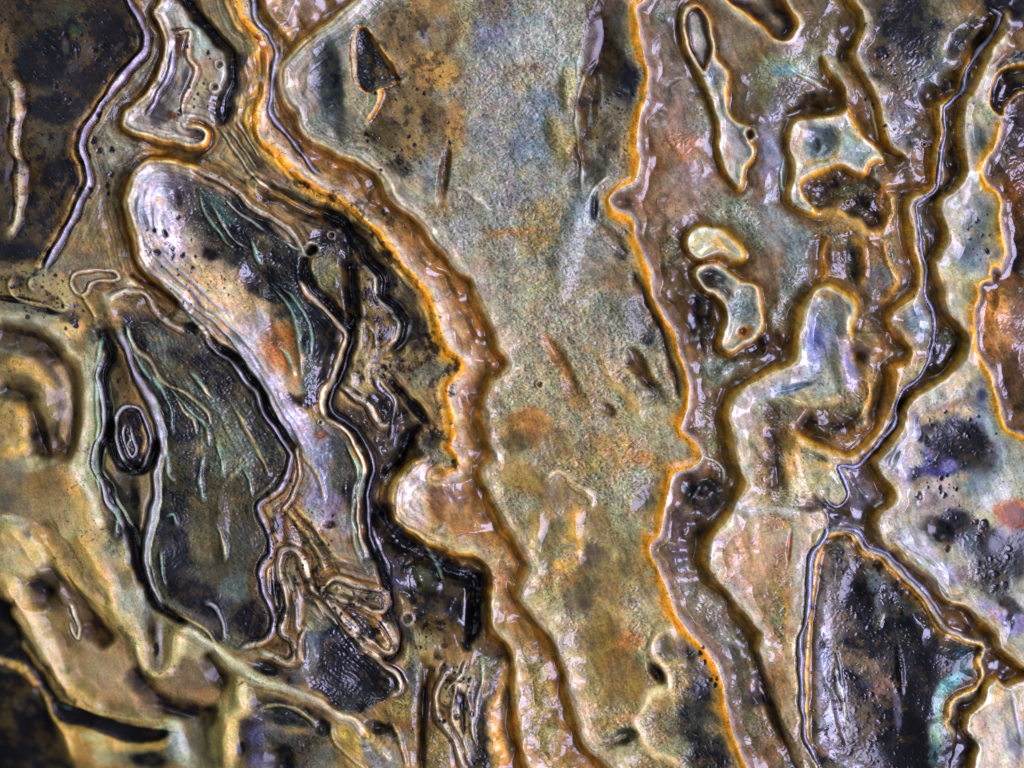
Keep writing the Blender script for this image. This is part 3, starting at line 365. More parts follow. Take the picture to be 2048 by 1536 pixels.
# --- plateau t and what lies in it
zone(bank_t+[(1516,1301),(1530,1345),(1560,1440),(1600,1600),(1640,1600),(1600,1480),(1594,1300),(1610,1200),(1625,1110),(1655,1050),(1640,1010),(1620,995),(1580,860),(1680,905),(1775,830),(1785,740),(1730,640)], (182,160,124), dh=3, grain=.15, wet=.75, soft=6)
for a in [(1640,655,44,66,0,(124,130,146),.85,-2,.3,1),(1628,680,18,24,0,(50,54,96),.8,-2,.3,1),(1655,620,34,30,0,(130,128,112),.7,0,.4),(1645,590,40,10,0,(200,136,52),.8),(1698,620,10,44,-5,(206,146,66),.7),(1605,690,14,40,0,(170,162,180),.6,0,.2,1),(1625,735,40,40,0,(150,152,144),.85,0,.3),(1650,770,40,26,0,(172,170,146),.8,0,.3),(1570,770,60,20,-12,(176,172,164),.8),(1590,775,44,7,-15,(60,72,90),.8,-2,.2),(1540,790,60,18,-10,(150,156,156),.7),(1495,830,26,50,15,(190,172,158),.8,0,.05,1),(1690,710,20,44,-10,(170,150,150),.7,0,.4,1),(1712,720,24,34,-10,(60,36,20),.9,-14),(1722,718,14,14,0,(10,6,6),.9,-6),(1735,690,30,18,20,(140,96,46),.8,3),(1725,775,30,34,0,(180,116,42),.85,0,.5),(1762,740,10,60,0,(150,90,34),.8),(1755,800,14,60,10,(100,62,24),.9,-8),(1752,790,9,60,5,(126,106,60),.5,2,.8),  # lilac left margin paints a highlight, dark brown right band paints wall shade
 (1680,830,60,44,0,(134,98,50),.9,-4,.6),(1650,820,30,30,0,(120,110,80),.7,0,.8),(1650,860,40,20,10,(150,130,56),.7,2,1),(1700,870,40,16,-15,(160,98,34),.8,-3,.7),(1620,865,40,14,20,(96,64,30),.85,-5),(1600,830,30,20,20,(128,86,48),.8,0,.2),(1560,820,44,24,-5,(110,104,80),.8,-3,.7),(1570,800,34,10,-5,(180,168,120),.6,2),(1700,800,26,40,-20,(140,130,100),.7,0,1),(1555,880,30,60,0,(134,92,44),.85,-3,.6),(1545,830,16,26,0,(96,72,46),.7,-3,.8),(1555,930,20,50,0,(160,116,50),.7,0,.9),(1500,900,24,60,0,(186,164,132),.8),(1530,950,24,60,0,(150,110,66),.7,0,.7),(1485,960,20,40,0,(196,176,144),.7),(1560,970,16,40,0,(92,64,34),.7,-4,.8),(1575,1000,30,26,0,(124,112,90),.7,0,.9),
 (1640,930,60,30,15,(198,178,126),.9,3,.2),(1600,950,30,40,0,(196,180,136),.8),(1655,975,40,24,10,(176,166,116),.8,0,.4),(1634,915,24,8,30,(60,66,40),.8,-3,.5),(1651,984,9,11,0,(70,76,84),.85,-2,.5),(1630,900,50,8,20,(220,156,64),.75),(1610,935,30,8,10,(214,156,74),.5),(1620,1010,30,14,0,(86,66,64),.8,-5,.2),
 (1500,1030,50,40,0,(196,172,138),.8),(1460,1090,34,50,0,(186,162,140),.75),(1500,1120,50,50,0,(196,138,80),.8),(1470,1170,20,34,-20,(186,176,186),.6,0,.1,1),(1540,1080,40,60,0,(186,150,110),.7),(1560,1030,40,30,0,(160,130,84),.6,0,.7),(1580,1055,24,9,20,(216,156,64),.7),(1579,1095,5,40,6,(180,90,20),.85,-2),(1590,1060,16,20,0,(160,160,140),.5),(1600,1150,20,80,0,(182,168,150),.8),(1565,1150,24,60,0,(172,120,60),.7,0,.6),(1545,1210,30,60,0,(158,116,60),.75,0,.4),(1572,1235,6,44,8,(190,130,30),.8),(1560,1300,30,60,0,(180,128,76),.75,0,.3),(1560,1240,12,60,0,(130,124,70),.6,0,1),(1585,1330,26,70,0,(188,164,120),.8),(1555,1380,24,50,0,(182,126,66),.75),(1590,1430,26,60,0,(176,144,96),.8),(1560,1470,30,60,-20,(146,118,70),.8,0,.6),(1545,1430,9,60,-20,(90,62,30),.7,-5),(1500,1220,14,50,-30,(176,150,120),.7)]: B(*a)  # small lilac patch paints the glint by the bank
# --- dark lobe lower right
zone(lobe_dark, (104,92,76), dh=4, grain=.3, wet=.6, spk=.8, soft=7)
for a in [(1680,1090,26,12,0,(214,170,96),.8),(1660,1110,16,26,0,(176,156,140),.8),(1700,1120,50,30,20,(138,120,106),.8),(1650,1260,18,120,0,(158,144,140),.85,0,.2,1),(1645,1340,16,60,0,(176,168,186),.8,0,.5,1),(1655,1430,20,70,-4,(166,152,150),.8,0,.3,1),(1680,1330,20,50,0,(148,124,90),.7,0,.3,.9),(1690,1230,26,60,0,(120,100,72),.8),(1710,1170,22,44,20,(28,28,50),.9,-3,.3,1),(1725,1210,16,40,-10,(14,12,28),.9,0,0,1),(1690,1140,16,10,0,(40,34,44),.8),(1745,1180,28,36,-20,(120,130,126),.8,2,.4),(1775,1190,26,26,0,(60,62,84),.8,0,.4,1),(1790,1175,10,10,0,(14,12,18),.9),(1745,1225,18,10,0,(110,124,140),.6),(1800,1220,30,30,0,(70,66,60),.8,0,.4),(1820,1230,22,30,-30,(90,116,104),.6,2),(1835,1260,30,50,-35,(12,16,20),.9,0,.2,1),(1770,1260,50,26,20,(30,28,38),.9,0,.4,1),(1760,1245,8,20,20,(190,190,150),.7,2),(1790,1280,44,24,0,(40,46,40),.8,0,.6,1),(1710,1280,22,20,0,(20,20,44),.85,0,0,1),(1720,1330,30,30,0,(130,104,74),.8,0,.3),(1705,1360,50,30,0,(74,72,80),.7,0,.4,1),(1740,1380,26,30,0,(40,46,90),.7,0,.3,1),(1762,1375,24,34,0,(148,114,92),.8,0,.4),(1800,1340,8,50,-5,(130,120,120),.7,3,.4),(1795,1310,16,10,20,(140,140,130),.7),(1855,1330,60,50,0,(12,14,20),.95,0,.2,1),(1840,1400,40,60,0,(14,16,22),.95,0,.2,1),(1730,1430,34,40,0,(110,96,80),.8,0,.3),(1745,1470,30,26,0,(84,80,64),.8,0,.3),(1680,1440,8,50,-14,(190,180,190),.7,3,.4,1),(1770,1440,24,60,0,(20,18,34),.85,0,.2,1),(1830,1490,70,60,0,(6,6,12),.95,0,.1,1),(1690,1490,26,12,0,(70,56,40),.7),(1650,1500,30,20,30,(170,160,176),.85,2,.6,1),(1700,1530,36,16,20,(150,140,150),.8,2,.5,1),(1860,1400,16,70,10,(40,40,34),.5),  # lilac strip on the left side is a painted highlight
 (1945,1300,30,12,-10,(30,60,66),.9),(1925,1335,30,26,0,(28,70,74),.85),(1900,1370,30,26,-30,(70,120,112),.85),(1880,1410,18,50,0,(140,160,130),.85),(1890,1480,18,50,10,(170,150,96),.85),(1950,1340,8,34,5,(200,160,60),.9),(1900,1425,6,34,0,(196,150,36),.8),(1880,1510,18,20,0,(60,90,90),.6),(1950,1320,18,6,0,(120,160,110),.6)]: B(*a)
zone([(1966,1300),(1960,1325),(1970,1360),(1950,1385),(1915,1395),(1903,1415),(1903,1450),(1915,1470),(1900,1540),(1900,1600),(1940,1600),(1945,1530),(1950,1480),(1925,1455),(1932,1428),(1965,1400),(1975,1372),(2015,1368),(2110,1350),(2110,1340),(2048,1340)], (36,28,26), wet=1, dh=-8, soft=5)
for a in [(1985,1330,16,22,0,(86,62,56),.8),(1940,1400,24,16,-30,(24,44,46),.8),(1925,1500,14,40,0,(50,40,60),.8),(2020,1350,30,12,10,(18,10,8),.9)]: B(*a)
zone(lobe_corner, (180,160,124), dh=4, wet=.3, soft=9)
for a in [(1998,1390,12,36,0,(218,164,76),.8),(1985,1450,44,26,-20,(196,170,110),.8),(2030,1480,26,50,0,(150,146,122),.8),(2036,1500,14,30,0,(70,66,70),.8),(2035,1430,6,50,-12,(200,190,210),.6,2),(2020,1520,20,20,0,(186,180,150),.6),(1965,1440,12,40,0,(180,120,60),.5)]: B(*a)
# --- far right edge
zone([(2110,150),(2030,190),(2008,225)]+plateau_edge[1:]+[(2300,890),(2300,150)], (112,78,44), dh=-6, wet=.95, grain=.2, soft=6, spk=.3)
for a in [(2035,260,26,60,0,(66,56,70),.85,0,.4,1),(2000,330,18,40,10,(130,110,130),.6,0,.4,1),(2030,330,30,50,0,(96,72,56),.7,0,.5,1),(2025,400,30,50,0,(126,72,24),.85,0,.5,1),(2012,440,8,50,0,(30,22,40),.8,0,.2,1),(2035,480,26,50,0,(92,60,36),.85,0,.5,1),(2035,522,18,22,0,(10,8,24),.95),(2020,560,26,26,0,(130,86,54),.8),(1985,625,34,40,0,(206,124,34),.9,0,.2),(2010,600,26,16,0,(180,120,60),.6),(1995,690,34,34,0,(168,104,50),.85,0,.2),(2030,650,30,60,0,(144,112,92),.8,0,.3),(2002,712,12,14,0,(22,20,24),.85),(2025,750,26,50,-20,(110,82,64),.8,0,.3,1),(2010,790,12,40,0,(76,62,80),.6,0,.3,1),(2035,830,20,40,0,(112,90,60),.8),(1988,600,10,20,0,(100,50,24),.8,-6),(1990,550,12,14,0,(110,60,36),.7,-5)]: B(*a)
zone(hollow_right, (44,28,18), dh=-10, wet=1, soft=7)
for a in [(2040,150,30,14,0,(84,80,60),.8,3),(2010,190,20,30,20,(52,26,18),.7),(2018,15,50,50,20,(16,15,12),.95),(2030,90,34,22,10,(140,98,50),.85),(2025,60,30,14,-30,(120,76,30),.6),(2040,115,20,10,0,(40,34,50),.8),(2040,10,20,14,0,(90,80,30),.6),(1998,120,20,16,0,(96,50,26),.7)]: B(*a)
# --- islets in the valley
for P, c in ((isle_bean,(206,192,140)),(isle_hook,(176,166,140))): zone(P, c, dh=3, wet=.8, soft=5)
for a in [(1440,478,10,24,20,(206,150,64),.7),(1395,495,22,14,0,(206,196,160),.7),(1460,500,20,12,10,(220,186,100),.7),(1425,560,30,20,25,(70,68,62),.95,-4,.4),(1450,590,16,14,30,(60,50,44),.85,-3),(1485,610,24,40,0,(134,138,124),.9,-2,.6),(1492,630,16,26,0,(104,108,96),.7),(1490,665,18,14,-20,(190,116,44),.95,-3),(1484,662,8,8,0,(96,60,30),.8,-3),(1450,690,12,16,0,(206,176,130),.8),(1455,640,8,40,10,(176,168,190),.5)]: B(*a)
zone(loop_tall, (168,156,140), dh=3, wet=.85, soft=4)
for a in [(1465,300,24,50,-15,(184,172,156),.85),(1450,260,12,30,0,(200,190,180),.7),(1424,160,14,26,-15,(96,108,104),.85),(1445,170,10,30,-8,(200,170,120),.7),(1455,310,9,34,0,(206,150,90),.5),(1498,268,7,14,0,(140,110,60),.7,-4)]: B(*a)
# --- swirl, left
for a in [(40,700,110,40,10,(120,100,74),.9,0,.1),(60,690,60,22,10,(84,72,54),.85,-5),(120,760,34,60,-20,(108,90,72),.9,0,.1),(140,850,22,60,0,(100,90,84),.8,-3),(128,655,36,26,20,(214,166,84),.85,3),(90,640,40,10,10,(206,180,120),.7),(160,850,14,100,0,(206,166,90),.9,3),(165,740,16,30,-10,(206,160,78),.8),(25,745,50,14,10,(140,120,92),.8,3),(25,738,10,6,0,(40,36,44),.8),(90,785,30,40,-30,(168,136,78),.8,3),(20,790,60,12,5,(100,92,66),.8,-3),(25,830,50,30,0,(190,150,88),.85,3),(52,835,12,34,0,(216,166,66),.8),(30,895,36,22,-30,(214,172,92),.85,3),(50,880,14,8,0,(140,120,80),.6),(80,880,16,60,-12,(64,56,40),.85,-6),(66,862,10,12,0,(20,22,14),.8,-4),(110,900,22,60,0,(124,102,74),.8),(60,930,44,16,-10,(200,190,150),.6),(110,980,60,40,0,(134,102,66),.85,0,.1),(20,960,40,40,0,(118,106,92),.8),(25,1010,30,30,0,(84,78,84),.7),(60,1000,40,40,0,(140,112,74),.6),(150,960,12,50,0,(206,160,80),.8),
 (190,700,22,60,0,(176,172,154),.85,2,.3),(180,790,14,60,0,(172,176,160),.85,0,.3),(183,870,18,70,0,(184,180,150),.85,0,.2),(170,940,18,40,0,(170,166,140),.85),(200,660,30,30,30,(120,112,92),.7,0,.3,.5,.5),(185,985,14,60,0,(160,158,140),.7),(60,640,60,8,5,(60,60,60),.5),
 (45,565,60,36,10,(136,116,80),.9,3,.15,.5,1),(30,560,16,12,0,(70,50,26),.7),(45,570,30,16,20,(96,76,50),.7),(110,570,44,26,20,(160,140,100),.8,3,.1,.5,.8),(20,535,40,14,0,(130,108,66),.6),(130,600,30,20,20,(176,146,84),.8,2,.1,.5,.8),(60,620,70,16,8,(104,104,98),.85,-2,.3),(35,600,60,7,8,(20,12,12),.85,-5),(90,618,34,8,15,(26,16,16),.85,-4),(140,635,20,14,0,(60,44,24),.7,0,.1,.5,1),(146,642,8,7,0,(14,12,16),.9),
 (185,565,34,14,-10,(138,128,112),.8,2),(205,572,30,10,5,(80,64,40),.8,-3),(255,560,16,14,20,(176,164,130),.8,3),(240,590,60,14,20,(140,112,66),.7),(215,610,16,30,-20,(170,160,130),.8,3),(300,540,50,26,40,(140,126,96),.8,0,.3),(340,580,60,16,40,(116,112,84),.8,0,.7),(370,630,16,16,0,(150,150,130),.6),
 (20,1090,60,50,0,(186,160,110),.9,4),(50,1060,60,20,20,(196,180,140),.7,3),(80,1100,20,60,-30,(92,76,62),.9,-7),(120,1060,30,60,-20,(150,120,80),.8),(160,1020,30,34,0,(190,150,84),.8,2),(190,1040,18,18,0,(190,184,150),.8),(130,1150,20,50,-40,(120,96,62),.8,3),(190,1110,40,50,-30,(164,140,100),.8,3),(240,1090,34,34,0,(140,132,104),.85,0,.1,.5,.5),(250,1050,24,30,0,(130,110,80),.8),(250,1120,20,20,0,(176,160,120),.7),(90,1170,40,26,-40,(56,44,30),.95,-9),(150,1180,20,40,-30,(110,86,56),.7),(110,1200,30,40,0,(104,84,60),.7),(135,1180,30,24,0,(140,112,88),.6),(180,1200,34,50,-20,(150,116,74),.8,2),(165,1260,34,40,-20,(84,68,44),.85,-5),(150,1290,50,20,20,(110,90,60),.7),(230,1200,26,60,-20,(170,160,136),.7,2),(265,1215,34,50,-10,(164,160,146),.9,2,.3),(295,1240,10,40,-10,(96,90,84),.8),(245,1160,26,16,0,(120,110,80),.7),(265,1280,16,50,-10,(200,166,100),.85,3),(210,1230,16,50,-20,(186,132,80),.6),
 (45,1240,26,110,-32,(190,152,88),.9,5),(90,1340,24,60,-30,(196,156,84),.85,4),(15,1180,26,40,-20,(204,166,100),.8,4),(20,1050,40,20,0,(180,170,150),.6),(150,1340,44,40,0,(138,112,76),.85),(210,1330,60,44,10,(160,126,90),.85),(240,1385,90,30,12,(180,134,86),.8,2),(160,1390,60,26,15,(150,120,76),.8),(330,1400,90,26,10,(166,120,72),.8,1),(390,1340,60,44,15,(128,104,82),.9,-3),(440,1370,34,30,0,(90,72,54),.8,-4),(430,1395,50,14,15,(190,126,70),.7),(350,1290,20,44,10,(206,180,120),.85,5),(380,1265,34,16,30,(206,192,156),.8,3),(430,1310,50,20,35,(200,186,146),.85,3),(310,1350,40,12,-5,(206,176,116),.8,3),(276,1318,10,40,-8,(206,176,110),.8,3),(340,1425,60,10,15,(60,46,30),.6,-3),
 (312,1290,10,50,0,(120,110,100),.9,2,.2),(318,1270,6,40,5,(150,140,150),.7),(308,1300,7,14,0,(14,12,14),.9,-3),(300,1260,8,30,0,(60,46,30),.7)]: B(*a)
# lower left corner
zone([(-300,1150),(0,1195),(17,1231),(33,1264),(60,1310),(85,1350),(105,1385),(135,1415),(60,1400),(20,1340),(-300,1300)], (16,14,10), dh=-14, wet=.5, soft=10)
zone([(-300,1330),(0,1338),(27,1350),(53,1380),(77,1412),(90,1445),(100,1480),(120,1700),(-300,1700)], (44,38,30), dh=-8, soft=12, grain=.2)
for a in [(30,1400,40,40,0,(62,52,34),.8),(20,1350,30,10,0,(120,104,60),.6),(50,1460,40,44,0,(20,20,34),.85),(20,1420,14,14,0,(84,72,60),.6),(60,1510,50,40,0,(50,44,40),.7),(10,1520,60,40,0,(14,14,14),.9),(40,1440,12,12,0,(84,78,74),.6),(20,1290,26,40,-30,(50,46,34),.8)]: B(*a)
for a in [(165,1510,70,50,10,(206,152,66),.95,6),(110,1480,14,60,-20,(200,150,66),.8,4),(175,1480,26,14,0,(206,200,170),.7),(190,1520,24,30,0,(190,184,160),.6),(140,1460,40,8,20,(190,150,50),.6),(270,1490,50,10,5,(206,160,60),.8),(250,1520,50,26,0,(116,112,90),.8),(290,1530,40,20,0,(24,28,44),.9),(345,1490,22,50,-15,(164,174,182),.9,5),(330,1460,30,10,-10,(190,184,160),.7),(370,1520,20,30,0,(150,150,130),.7),(410,1490,40,60,0,(92,86,66),.85,-4),(400,1440,50,24,0,(104,90,62),.8,-2),(450,1470,20,80,0,(214,186,116),.95,5),(475,1400,16,50,5,(206,172,96),.9,4),(455,1430,26,14,-20,(220,192,120),.9,3),(505,1480,24,60,-10,(56,50,80),.9,2,.4,1),(520,1530,30,20,0,(110,100,150),.7),(490,1440,16,10,0,(120,104,96),.6),(480,1500,9,16,0,(14,12,30),.9)]: B(*a)
# --- the dark grey valley left of centre
vall = [(203,640),(240,600),(300,600),(350,655),(407,672),(467,725),(512,789),(552,862),(580,915),(555,979),(518,1010),(540,1084),(522,1137),(548,1240),(525,1284),(475,1300),(400,1270),(325,1221),(290,1157),(290,1090),(310,1000),(320,895),(290,779),(250,700)]
zone(vall, (94,90,74), grain=.75, wet=.6, dh=-2, soft=6)
for a in [(235,630,30,30,0,(160,132,90),.8,2,.1),(290,610,50,20,20,(120,98,66),.8,0,.1,.5,.8),(330,640,40,22,35,(112,90,58),.8,0,.2,.5,.8),(270,665,14,44,-30,(30,26,30),.85),(300,650,40,20,30,(70,60,56),.8),(330,700,50,26,35,(104,112,106),.8,0,.7),(400,700,50,34,35,(70,66,64),.85,0,.5),(370,720,40,16,30,(40,38,46),.8),(440,760,40,34,30,(34,32,36),.85),(400,800,60,26,30,(92,104,92),.8,3,1),(350,810,40,40,20,(28,34,38),.9),(380,850,30,30,0,(20,28,34),.9),(300,760,20,30,-20,(60,72,76),.8),(330,850,16,40,0,(40,56,56),.8,0,1),(450,850,60,44,0,(96,102,88),.8,2,1),(400,905,22,16,0,(172,112,52),.75),(420,880,14,10,0,(150,140,120),.6),(470,920,60,60,0,(112,116,100),.85,3,1),(420,970,60,50,0,(70,68,50),.8,0,.9),(520,860,30,50,-20,(44,46,40),.85),(540,940,30,40,0,(60,56,48),.8,0,.8),(370,930,30,60,0,(60,62,54),.8,0,1),(350,1000,30,50,0,(34,36,34),.85,0,.8),(480,1010,40,50,0,(82,76,54),.8,0,.6),(345,1060,30,50,0,(16,18,28),.95,0,.2),(400,1080,50,60,0,(92,84,62),.85,0,.5),(350,1140,34,50,0,(20,20,32),.95,0,.4),(440,1050,20,70,0,(116,108,112),.7,3,.6),(480,1100,34,70,0,(84,82,74),.85,0,.6),(425,1130,30,44,0,(70,66,50),.8,0,.4),(470,1180,30,40,0,(104,112,112),.7,0,.4),(510,1160,14,40,0,(120,80,40),.8),(390,1190,60,26,20,(20,18,28),.9,0,.3),(430,1230,50,34,20,(52,44,48),.9,0,.3),(500,1240,30,40,0,(40,30,36),.9),(370,1230,60,14,25,(120,104,90),.7,2),(430,1270,14,14,0,(20,20,34),.8,0,.4,1),(490,1270,30,16,-20,(140,116,80),.6)]: B(*a)
# strip between crack v and ridge x
for a in [(240,760,24,60,-15,(96,76,50),.85,-2,.1,.7,.8),(225,700,10,40,-20,(30,22,16),.85),(262,790,20,16,0,(140,104,60),.7),(250,980,26,60,0,(52,42,30),.9,-3,.2),(265,1040,16,60,0,(30,24,26),.9,-4,.4),(215,1000,14,50,0,(120,104,84),.8,2,.2),(240,1020,20,34,0,(84,80,86),.8,0,.7,1),(230,1060,16,30,0,(60,50,46),.8,0,.7,1)]: B(*a)
zone(loop_y, (34,22,26), dh=-4, wet=1, soft=4, grain=.6)
# --- big lobe
zone(big_lobe+[(407,672),(467,725),(512,789),(552,862),(600,830),(650,790),(692,715),(698,660),(640,590)], (170,152,128), dh=10, soft=16, wet=.95, grain=.25)
for a in [(305,400,40,70,-15,(188,182,184),.9,3,.3,1),(300,350,34,26,0,(176,172,170),.7,0,.2,1),(340,470,44,44,-20,(184,172,172),.8,2,.6,1),(400,360,40,20,25,(140,118,92),.85,0,.1,.6),(360,370,34,30,20,(110,98,120),.8,0,.5,1),(352,402,14,20,0,(40,34,30),.8,-3,.3,1),(450,380,50,14,32,(120,108,84),.8,0,.1,.6),
 (400,420,40,60,-35,(60,58,58),.85,-2,.8,1),(460,450,70,34,45,(40,48,48),.9,0,.9,1),(440,420,60,14,48,(84,116,110),.7,3,1),(510,440,70,20,38,(22,20,28),.95,-3,.2,.9),(480,500,50,40,30,(26,28,32),.9,0,.7,1),(430,490,30,30,0,(70,64,60),.7,0,.8,1),(420,510,16,12,0,(14,12,28),.9,0,0,1),(325,508,14,10,0,(16,14,36),.9,-2,0,1),(375,520,8,8,0,(20,14,30),.9),(398,545,8,8,0,(16,12,30),.9),(295,412,6,10,0,(50,44,70),.8),(326,446,6,8,0,(50,50,14),.8),(360,430,10,8,0,(150,80,30),.6),
 (370,560,60,50,30,(196,174,140),.9,2,.15,1),(420,590,40,60,-35,(206,184,150),.85,2,.3,1),(410,560,16,12,20,(206,150,80),.5),(470,570,34,30,20,(196,160,112),.8,0,.4,1),(500,520,30,26,0,(150,130,96),.8,0,.6,1),(505,600,30,34,0,(200,164,110),.85,0,.5,1),(520,560,40,30,40,(34,34,36),.9,-4,.4,1),(545,620,16,16,0,(150,120,80),.6),
 (380,657,18,12,15,(12,10,14),.95,-2,0,1),(463,674,24,12,25,(10,10,18),.95,-3,0,1),(430,660,50,16,40,(190,170,140),.7,0,.2,1),
 (570,540,50,50,0,(30,36,36),.9,-2,.9,1),(540,500,34,30,0,(60,60,46),.7,0,.8,1),(590,600,50,50,0,(30,36,44),.9,0,.9,1),(630,620,40,60,-25,(22,20,26),.95,-3,.3,.8),(650,700,30,60,-8,(16,14,20),.95,-3,.2,.7),(640,770,26,30,0,(18,16,18),.9,-3,.2),(600,650,22,80,-14,(72,108,108),.8,4,1,.8),(615,730,16,60,0,(56,84,84),.8,2,1),(565,700,40,46,10,(176,106,46),.95,0,.5,1),(580,750,30,26,0,(164,120,70),.8,0,.3,1),(545,680,12,44,0,(110,50,26),.7),(530,660,14,50,-15,(196,184,190),.7,2,.4,1),(555,590,26,16,0,(20,24,28),.85),(600,715,12,20,-25,(206,150,110),.6,2),(580,800,24,14,10,(12,12,22),.95,-2,.2,1),(615,800,20,16,0,(30,24,20),.9)]: B(*a)
# pale band running down from the lobe
for a in [(480,670,60,20,40,(186,166,140),.8,2,.2,1),(520,730,70,20,52,(190,184,192),.9,5,.5,1),(560,800,50,20,55,(186,176,180),.9,4,.5,1),(600,860,60,26,55,(180,174,184),.85,3,.5,1),(625,930,24,60,-20,(176,170,184),.85,2,.5,1),(600,840,26,22,0,(170,160,160),.7),(650,880,34,40,-20,(126,122,128),.8,0,.4,1),(645,900,24,40,-20,(130,132,150),.7,2,.6,1),(680,900,20,40,-20,(60,70,76),.8,0,.5,1),(690,960,24,44,0,(84,88,92),.85,0,.6,1),(700,985,16,30,0,(34,36,56),.9,0,.3,1),(650,960,20,50,0,(110,110,130),.7,0,.5,1),(610,980,26,60,0,(166,158,140),.8,0,.1,1),(600,920,12,60,0,(150,110,70),.7),(640,870,12,10,0,(160,80,30),.7),(650,1010,34,34,0,(96,90,130),.7,0,.6,1),(580,1020,20,50,-10,(170,146,104),.8,0,.1,.9),(620,1040,40,40,0,(172,164,150),.8,0,.2,1),(640,1050,26,16,20,(170,170,180),.8,2,.3,1),(657,1049,13,9,0,(60,24,10),.95,-5),(690,1050,22,30,0,(160,164,180),.7,2,.5,1),(670,1100,26,44,-10,(170,150,130),.8,2,.1,1),(650,1090,8,40,-10,(196,140,70),.6),(700,1120,30,34,-20,(140,124,106),.8,0,.2,1),(735,1120,16,40,-20,(110,112,100),.8,0,.6,1),(700,1150,50,14,5,(120,104,86),.7)]: B(*a)
# --- between crack and the river
zone([(640,440),(700,560),(707,650),(700,740),(690,790),(760,850),(800,900),(745,960),(760,1000),(830,910),(915,940),(900,850),(920,740),(870,640),(800,530),(735,430),(600,360),(560,380)], (136,118,84), spk=.9, soft=6, grain=.1, wet=.5)
for a in [(650,550,24,40,-10,(126,130,104),.9,2,.8,.8),(665,560,12,26,0,(120,106,60),.7),(690,600,12,50,-20,(110,96,100),.8,2,.3,1),(640,610,20,30,-20,(60,40,22),.8,-3),(695,540,16,60,-5,(20,14,12),.9,-6),(705,620,14,50,-5,(22,16,10),.9,-6),(735,620,30,70,-20,(128,106,62),.95,3,.1,.6,1),(760,660,24,40,-20,(120,100,54),.8,2,.2),(720,650,10,50,0,(150,138,96),.7,3),(760,500,26,60,-30,(60,54,50),.8,0,.3),(800,560,26,50,-30,(104,92,66),.85,0,.1,.5,1),(790,530,14,30,-20,(60,64,70),.7),(840,600,26,60,-25,(160,136,88),.85,2),(820,580,12,30,-20,(80,70,56),.7),(838,665,20,44,15,(48,44,50),.85,0,.2),(870,640,16,50,-10,(160,130,80),.7),(870,740,40,36,0,(118,118,98),.9,2,.2),(840,760,20,20,0,(150,150,130),.7,2),(880,700,30,20,0,(170,136,80),.7),(825,720,30,20,20,(150,118,66),.8,0,.1,.5,1),(870,820,44,50,-30,(160,128,72),.9,3,.1,.5,.8),(850,840,40,14,48,(120,98,60),.7),(890,830,10,60,0,(190,150,80),.6),(720,720,34,40,-20,(164,146,104),.9,4,.1,.5,.8),(700,760,16,24,0,(176,164,130),.8,3),(735,770,20,40,-40,(176,150,96),.8),(767,735,7,7,0,(14,10,10),.95),(803,781,7,8,0,(14,10,10),.95),(764,812,14,30,-32,(26,22,34),.95,-4,.2,1),(745,830,10,40,-40,(176,156,110),.7,2),(800,830,20,44,-20,(60,50,50),.85,-4,.2,1),(790,860,12,50,0,(100,90,130),.8,2,.3,1),(760,870,30,24,30,(96,80,56),.85,0,.6),(720,840,34,26,35,(60,48,44),.85,0,.5,1),(755,910,30,30,0,(76,66,70),.85,0,.5,1),(780,930,10,50,20,(90,110,100),.7,3,.7),(810,920,20,40,20,(30,20,16),.9,-6),(860,905,34,20,0,(120,116,100),.85,0,.3,.5,.8),(870,880,26,16,0,(30,28,30),.8),(900,900,20,50,0,(150,146,110),.7),(840,920,24,10,-10,(140,138,120),.8,0,.3),(830,950,20,10,0,(170,160,120),.5),
 (640,430,60,14,20,(44,34,24),.85,-4,.2,.8),(600,430,60,10,30,(60,50,36),.8,-2),(560,400,50,12,35,(150,132,96),.8,2,.2),(600,385,50,12,30,(110,100,80),.8),(700,470,30,30,30,(26,20,16),.9,-4),(650,480,30,30,0,(36,30,34),.9,-3,.4,1),(625,455,14,14,0,(120,110,90),.7),(680,500,20,30,0,(70,62,66),.8,0,.7,1),(780,440,40,20,40,(120,110,84),.7,0,.2,.5,.8),(700,400,60,14,35,(130,116,90),.7,0,.2,.5,.8),(590,400,24,9,30,(150,142,120),.6),(555,360,40,12,30,(160,130,84),.8),(535,345,14,14,0,(120,110,90),.6)]: B(*a)
